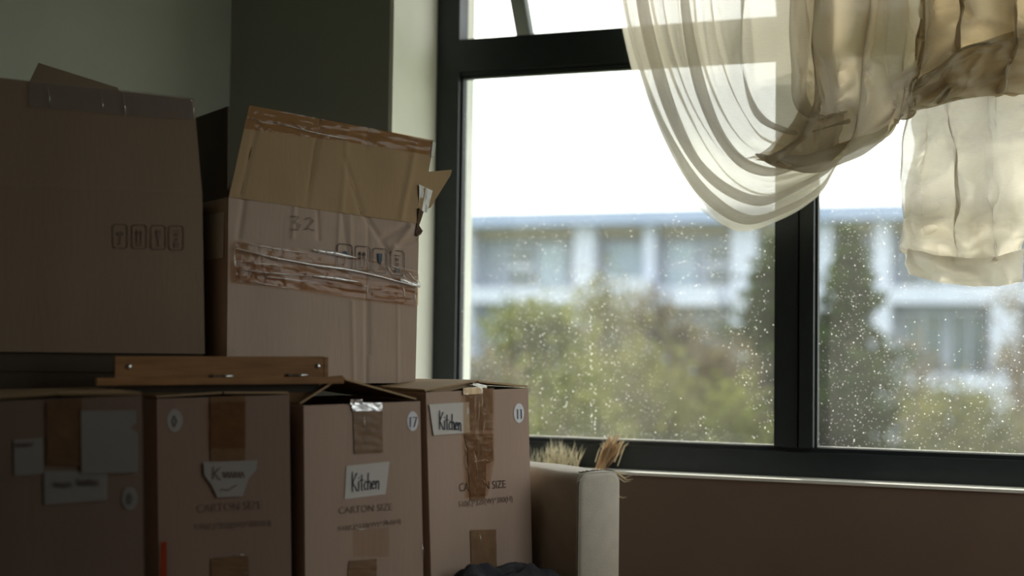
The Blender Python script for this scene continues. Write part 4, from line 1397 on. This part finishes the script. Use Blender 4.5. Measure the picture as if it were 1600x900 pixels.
# tail
tail_curves = [
    [(1424, 150), (1416, 200), (1410, 260), (1407, 320), (1409, 365), (1410, 394)],
    [(1460, 130), (1456, 190), (1454, 250), (1455, 320), (1458, 370), (1460, 408)],
    [(1515, 130), (1512, 190), (1512, 250), (1512, 320), (1514, 370), (1518, 412)],
    [(1565, 130), (1562, 190), (1560, 250), (1560, 320), (1560, 370), (1562, 408)],
    [(1640, 130), (1636, 190), (1630, 250), (1618, 320), (1606, 365), (1598, 396)],
]
loft(tail_curves, 'tail', 160, 90, 2.6, 0.055, 0.022, CB - 0.03, CB - 0.03, 21.0, wob=1.8, m='tail', crump=0.06)
loft(tail_curves, 'tail', 130, 80, 1.7, 0.05, 0.020, CB + 0.02, CB + 0.02, 23.0, wob=1.6, m='tail')
hem_curves = [
    [(1410, 386), (1411, 400), (1413, 415), (1417, 428)],
    [(1460, 398), (1461, 412), (1463, 428), (1466, 441)],
    [(1518, 404), (1518, 418), (1519, 434), (1520, 448)],
    [(1562, 400), (1562, 416), (1562, 432), (1563, 447)],
    [(1600, 388), (1599, 405), (1598, 424), (1597, 441)],
]
loft(hem_curves, 'hem', 100, 14, 2.0, 0.02, 0.015, CB - 0.05, CB - 0.05, 27.0, m='hem', wob=0.3)
loft(hem_curves, 'hem', 80, 12, 2.0, 0.02, 0.012, CB + 0.00, CB + 0.00, 29.0, m='sheer', wob=0.3)
# rod out of the picture, above
zr = cw(1200, TOPY, CB).z
rod = thing('curtain_rod', W(1.2, CB - 0.02, zr), 'slim curtain rod above the window, carrying the sheer curtain', 'curtain rod')
MB().tube([W(0.05, CB - 0.02, zr), W(A_WEND - 0.05, CB - 0.02, zr)], 0.012, 12).build('pole', M['steel'], rod, True)

# ------------------------------------------------------------------ outside: ground, building, trees
GZ = -9.0
gm = MB().wbox(-140, 140, -140, 140, GZ - 0.3, GZ)
struct(gm.build('ground', M['ground']), 'lawn below the house across the way')
BF = 52.0
def fpx(x, y):
    return wpx(x, y, BF)
bld = thing('apartment_building', W(fpx(1150, 400)[0], BF + 5, GZ), 'long pale apartment block with flat roof and recessed windows beyond the trees', 'building')
def bpart(name, m, x0_, x1_, y0_, y1_, b0_, b1_, parent=None):
    """rectangle of picture points on the facade, from depth b0 (towards us is negative) to b1"""
    xm = 1000
    a0, a1 = fpx(x0_, 420)[0], fpx(x1_, 420)[0]
    # heights measured at x=1000 so that floors stay level
    z1_ = fpx(xm, y0_)[1]
    z0_ = fpx(xm, y1_)[1]
    return MB().wbox(a0, a1, BF + b0_, BF + b1_, z0_, z1_).build(name, m, parent or bld)
XL, XR = 380, 1900
z_roof = fpx(1000, 331)[1]
zz0 = GZ
MB().wbox(fpx(XL, 420)[0], fpx(XR, 420)[0], BF + 1.0, BF + 12, GZ, z_roof - 0.2).build('wall', M['facade_grey'], bld)
bpart('roof_slab', M['roof_trim'], XL - 10, XR + 10, 330, 352, -0.9, 12.5)
bpart('eave_shade_band', M['eave_shade'], XL, XR, 352, 368, 0.35, 1.0)  # tan band paints the shadow under the roof slab
for k, (y0_, y1_) in enumerate(((448, 474), (576, 600), (694, 720), (812, 836))):
    bpart('floor_band', M['facade'], XL, XR, y0_, y1_, -0.25, 1.0)
for (x0_, x1_) in ((725, 738), (898, 930), (1006, 1024), (1144, 1182), (1276, 1300), (1366, 1392), (1548, 1592), (1700, 1740), (560, 590)):
    bpart('pillar', M['facade'], x0_, x1_, 352, 960, -0.15, 1.0)
def bwindow(x0_, x1_, y0_, y1_, pm_='win_dark', split=True):
    fr_ = bpart('window', M['win_frame'], x0_ - 3, x1_ + 3, y0_ - 3, y1_ + 3, 0.88, 1.0)
    if split:
        ym = (y0_ + y1_) / 2
        bpart('pane', M[pm_], x0_, x1_, y0_, ym - 5, 0.84, 0.90, fr_)
        bpart('pane', M[pm_], x0_, x1_, ym + 5, y1_, 0.84, 0.90, fr_)
    else:
        xm_ = (x0_ + x1_) / 2
        bpart('pane', M[pm_], x0_, xm_ - 2, y0_, y1_, 0.84, 0.90, fr_)
        bpart('pane', M[pm_], xm_ + 2, x1_, y0_, y1_, 0.84, 0.90, fr_)
for (s0, s1) in ((380, 446), (496, 572), (616, 690), (734, 808)):
    bwindow(786, 820, s0, s1)
    bwindow(632, 668, s0, s1)
    bwindow(836, 872, s0, s1, 'win_pale', False)
    bwindow(942, 994, s0, s1, 'win_pale', False)
    bwindow(1034, 1076, s0, s1, 'win_pale')
    bwindow(1098, 1134, s0, s1)
    bwindow(1196, 1240, s0, s1)
    bwindow(1310, 1356, s0, s1)
    bwindow(1410, 1470, s0 - 8, s1 + 2, 'win_dark', False)
    bwindow(1484, 1540, s0 - 8, s1 + 2, 'win_dark', False)
    bwindow(1608, 1680, s0, s1, 'win_dark', False)
bpart('balcony', M['facade'], 962, 1026, 436, 494, -1.2, 0.9)
bpart('balcony', M['facade'], 1066, 1130, 450, 478, -1.2, 0.9)

def leaf_cloud(mb_, pts, size, r_, aspect=0.75):
    vs, fs = [], []
    for p in pts:
        d1 = Vector((r_.gauss(0, 1), r_.gauss(0, 1), r_.gauss(0, 1))).normalized()
        d2 = d1.cross(Vector((r_.gauss(0, 1), r_.gauss(0, 1), r_.gauss(0, 1)))).normalized()
        s_ = size * r_.uniform(0.6, 1.3)
        k = len(vs)
        vs += [p - d1 * s_, p + d2 * s_ * aspect, p + d1 * s_, p - d2 * s_ * aspect]
        fs.append((k, k + 1, k + 2, k + 3))
    mb_.add(vs, fs)

def conifer(tip, Y, halfw, label, seed):
    r_ = random.Random(seed)
    tp_ = at(tip[0], tip[1], Y)
    base = Vector((tp_.x, tp_.y, GZ))
    H = tp_.z - GZ
    t = thing('conifer', base, label, 'tree', 'conifers across the garden')
    MB().tube([base, base + UP * H * 0.5, tp_ - UP * 0.3], [0.22, 0.13, 0.03], 8).build('trunk', M['bark'], t)
    slope = halfw / 5.0                     # half width reached 5 m below the tip
    pts, br = [], MB()
    z = 0.1
    while z < H - 1.0:
        R_ = min(halfw * 1.9, 0.12 + slope * z) * r_.uniform(0.75, 1.25)
        for k in range(6):
            an = r_.uniform(0, 2 * math.pi)
            dv = Vector((math.cos(an), math.sin(an), 0.28))
            p0 = tp_ - UP * (z + 0.25)
            p1 = p0 + dv * R_
            br.tube([p0, p1], [0.03, 0.008], 3, False)
            for j in range(int(14 + 36 * R_)):
                f = r_.uniform(0.12, 1.0)
                pts.append(p0.lerp(p1, f) + Vector((r_.gauss(0, 1), r_.gauss(0, 1), r_.gauss(0, 0.7))) * (0.07 + 0.10 * R_ * (1 - 0.5 * f)))
        z += 0.20
    br.build('branches', M['bark'], t)
    mb_ = MB()
    leaf_cloud(mb_, pts, 0.11, r_, 0.6)
    mb_.build('foliage', M['conifer'], t)['kind'] = 'stuff'
    return t
conifer((1327, 338), 30.0, 1.45, 'dark green conifer right of the window mullion with its tip near the roofline', 3)
conifer((1210, 352), 31.5, 1.7, 'dark green conifer just left of the window mullion', 8)

def tree(name, cx, ytop, Y, rx, rz, label, m, n, size, seed, group, spread=0.35, lobes=26, twigs=60):
    r_ = random.Random(seed)
    top = at(cx, ytop, Y)
    base = Vector((top.x, top.y, GZ))
    cz = top.z - rz
    c = Vector((top.x, top.y, cz))
    t = thing(name, base, label, 'tree', group)
    tr = MB()
    tr.tube([base, base + UP * (cz - GZ) * 0.6, c + UP * rz * 0.3], [0.16, 0.11, 0.04], 7)
    tr.build('trunk', M['bark'], t)
    centres = []
    for k in range(lobes):
        while True:
            v = Vector((r_.uniform(-1, 1), r_.uniform(-1, 1), r_.uniform(-1, 1)))
            if 0.25 < v.length < 1:
                break
        centres.append(c + Vector((v.x * rx, v.y * rx, v.z * rz)))
    br = MB()
    for q in centres:
        k0 = c + UP * rz * r_.uniform(-0.9, 0.0)
        br.tube([k0, (k0 + q) / 2 + UP * 0.12, q], [0.045, 0.028, 0.01], 4, False)
    for k in range(twigs):
        q = r_.choice(centres)
        v = Vector((r_.gauss(0, 1), r_.gauss(0, 1), abs(r_.gauss(0.7, 0.7)))).normalized()
        br.tube([q, q + v * r_.uniform(0.4, 0.9)], [0.014, 0.004], 3, False)
    br.build('branches', M['bark'], t)
    pts = []
    for k in range(int(n * 2.0)):
        q = r_.choice(centres)
        pts.append(q + Vector((r_.gauss(0, 1), r_.gauss(0, 1), r_.gauss(0, 1))) * spread)
    mb_ = MB()
    leaf_cloud(mb_, pts, size, r_)
    mb_.build('foliage', M[m], t)['kind'] = 'stuff'
    return t
G1 = 'broadleaf trees in front of the apartment block'
tree('broadleaf_tree', 850, 452, 27, 0.95, 1.9, 'yellow-green leafy tree, brightest and leftmost in front of the building', 'olive', 3000, 0.075, 31, G1, 0.26)
tree('broadleaf_tree', 760, 545, 25, 0.9, 1.5, 'low brownish tree beside the outer window reveal', 'twig', 2000, 0.07, 32, G1, 0.28)
tree('broadleaf_tree', 935, 448, 31, 0.8, 2.4, 'slender sparse tree right of the yellow-green one', 'shrub', 1700, 0.07, 33, G1, 0.3)
tree('broadleaf_tree', 1030, 440, 33, 1.0, 2.7, 'sparse dry tree in the middle of the left pane', 'twig', 2200, 0.07, 34, G1, 0.3)
tree('broadleaf_tree', 1105, 520, 29, 0.9, 1.8, 'dry twiggy tree left of the conifers', 'twig', 2000, 0.07, 35, G1, 0.3)
tree('broadleaf_tree', 900, 590, 22, 0.95, 1.2, 'low green bush above the carton 11 corner', 'olive', 2200, 0.06, 36, G1, 0.26)
tree('broadleaf_tree', 1010, 575, 23, 1.0, 1.3, 'low pale bush behind the centre of the left pane', 'shrub', 2200, 0.06, 37, G1, 0.28)
tree('broadleaf_tree', 1120, 620, 22, 0.8, 1.0, 'lowest dark bush at the foot of the left pane beside the mullion', 'olive', 1600, 0.06, 38, G1, 0.26)
tree('broadleaf_tree', 1440, 500, 34, 0.7, 2.4, 'thin bare tree under the curtain tail', 'twig', 700, 0.06, 39, G1, 0.3, 20, 90)
tree('broadleaf_tree', 1510, 610, 26, 0.9, 1.2, 'yellowish bush at the foot of the right pane', 'shrub', 1700, 0.06, 40, G1, 0.28)
tree('broadleaf_tree', 1590, 470, 33, 0.7, 2.2, 'brown leaved tree at the right edge behind the pane', 'twig', 1000, 0.06, 41, G1, 0.3)
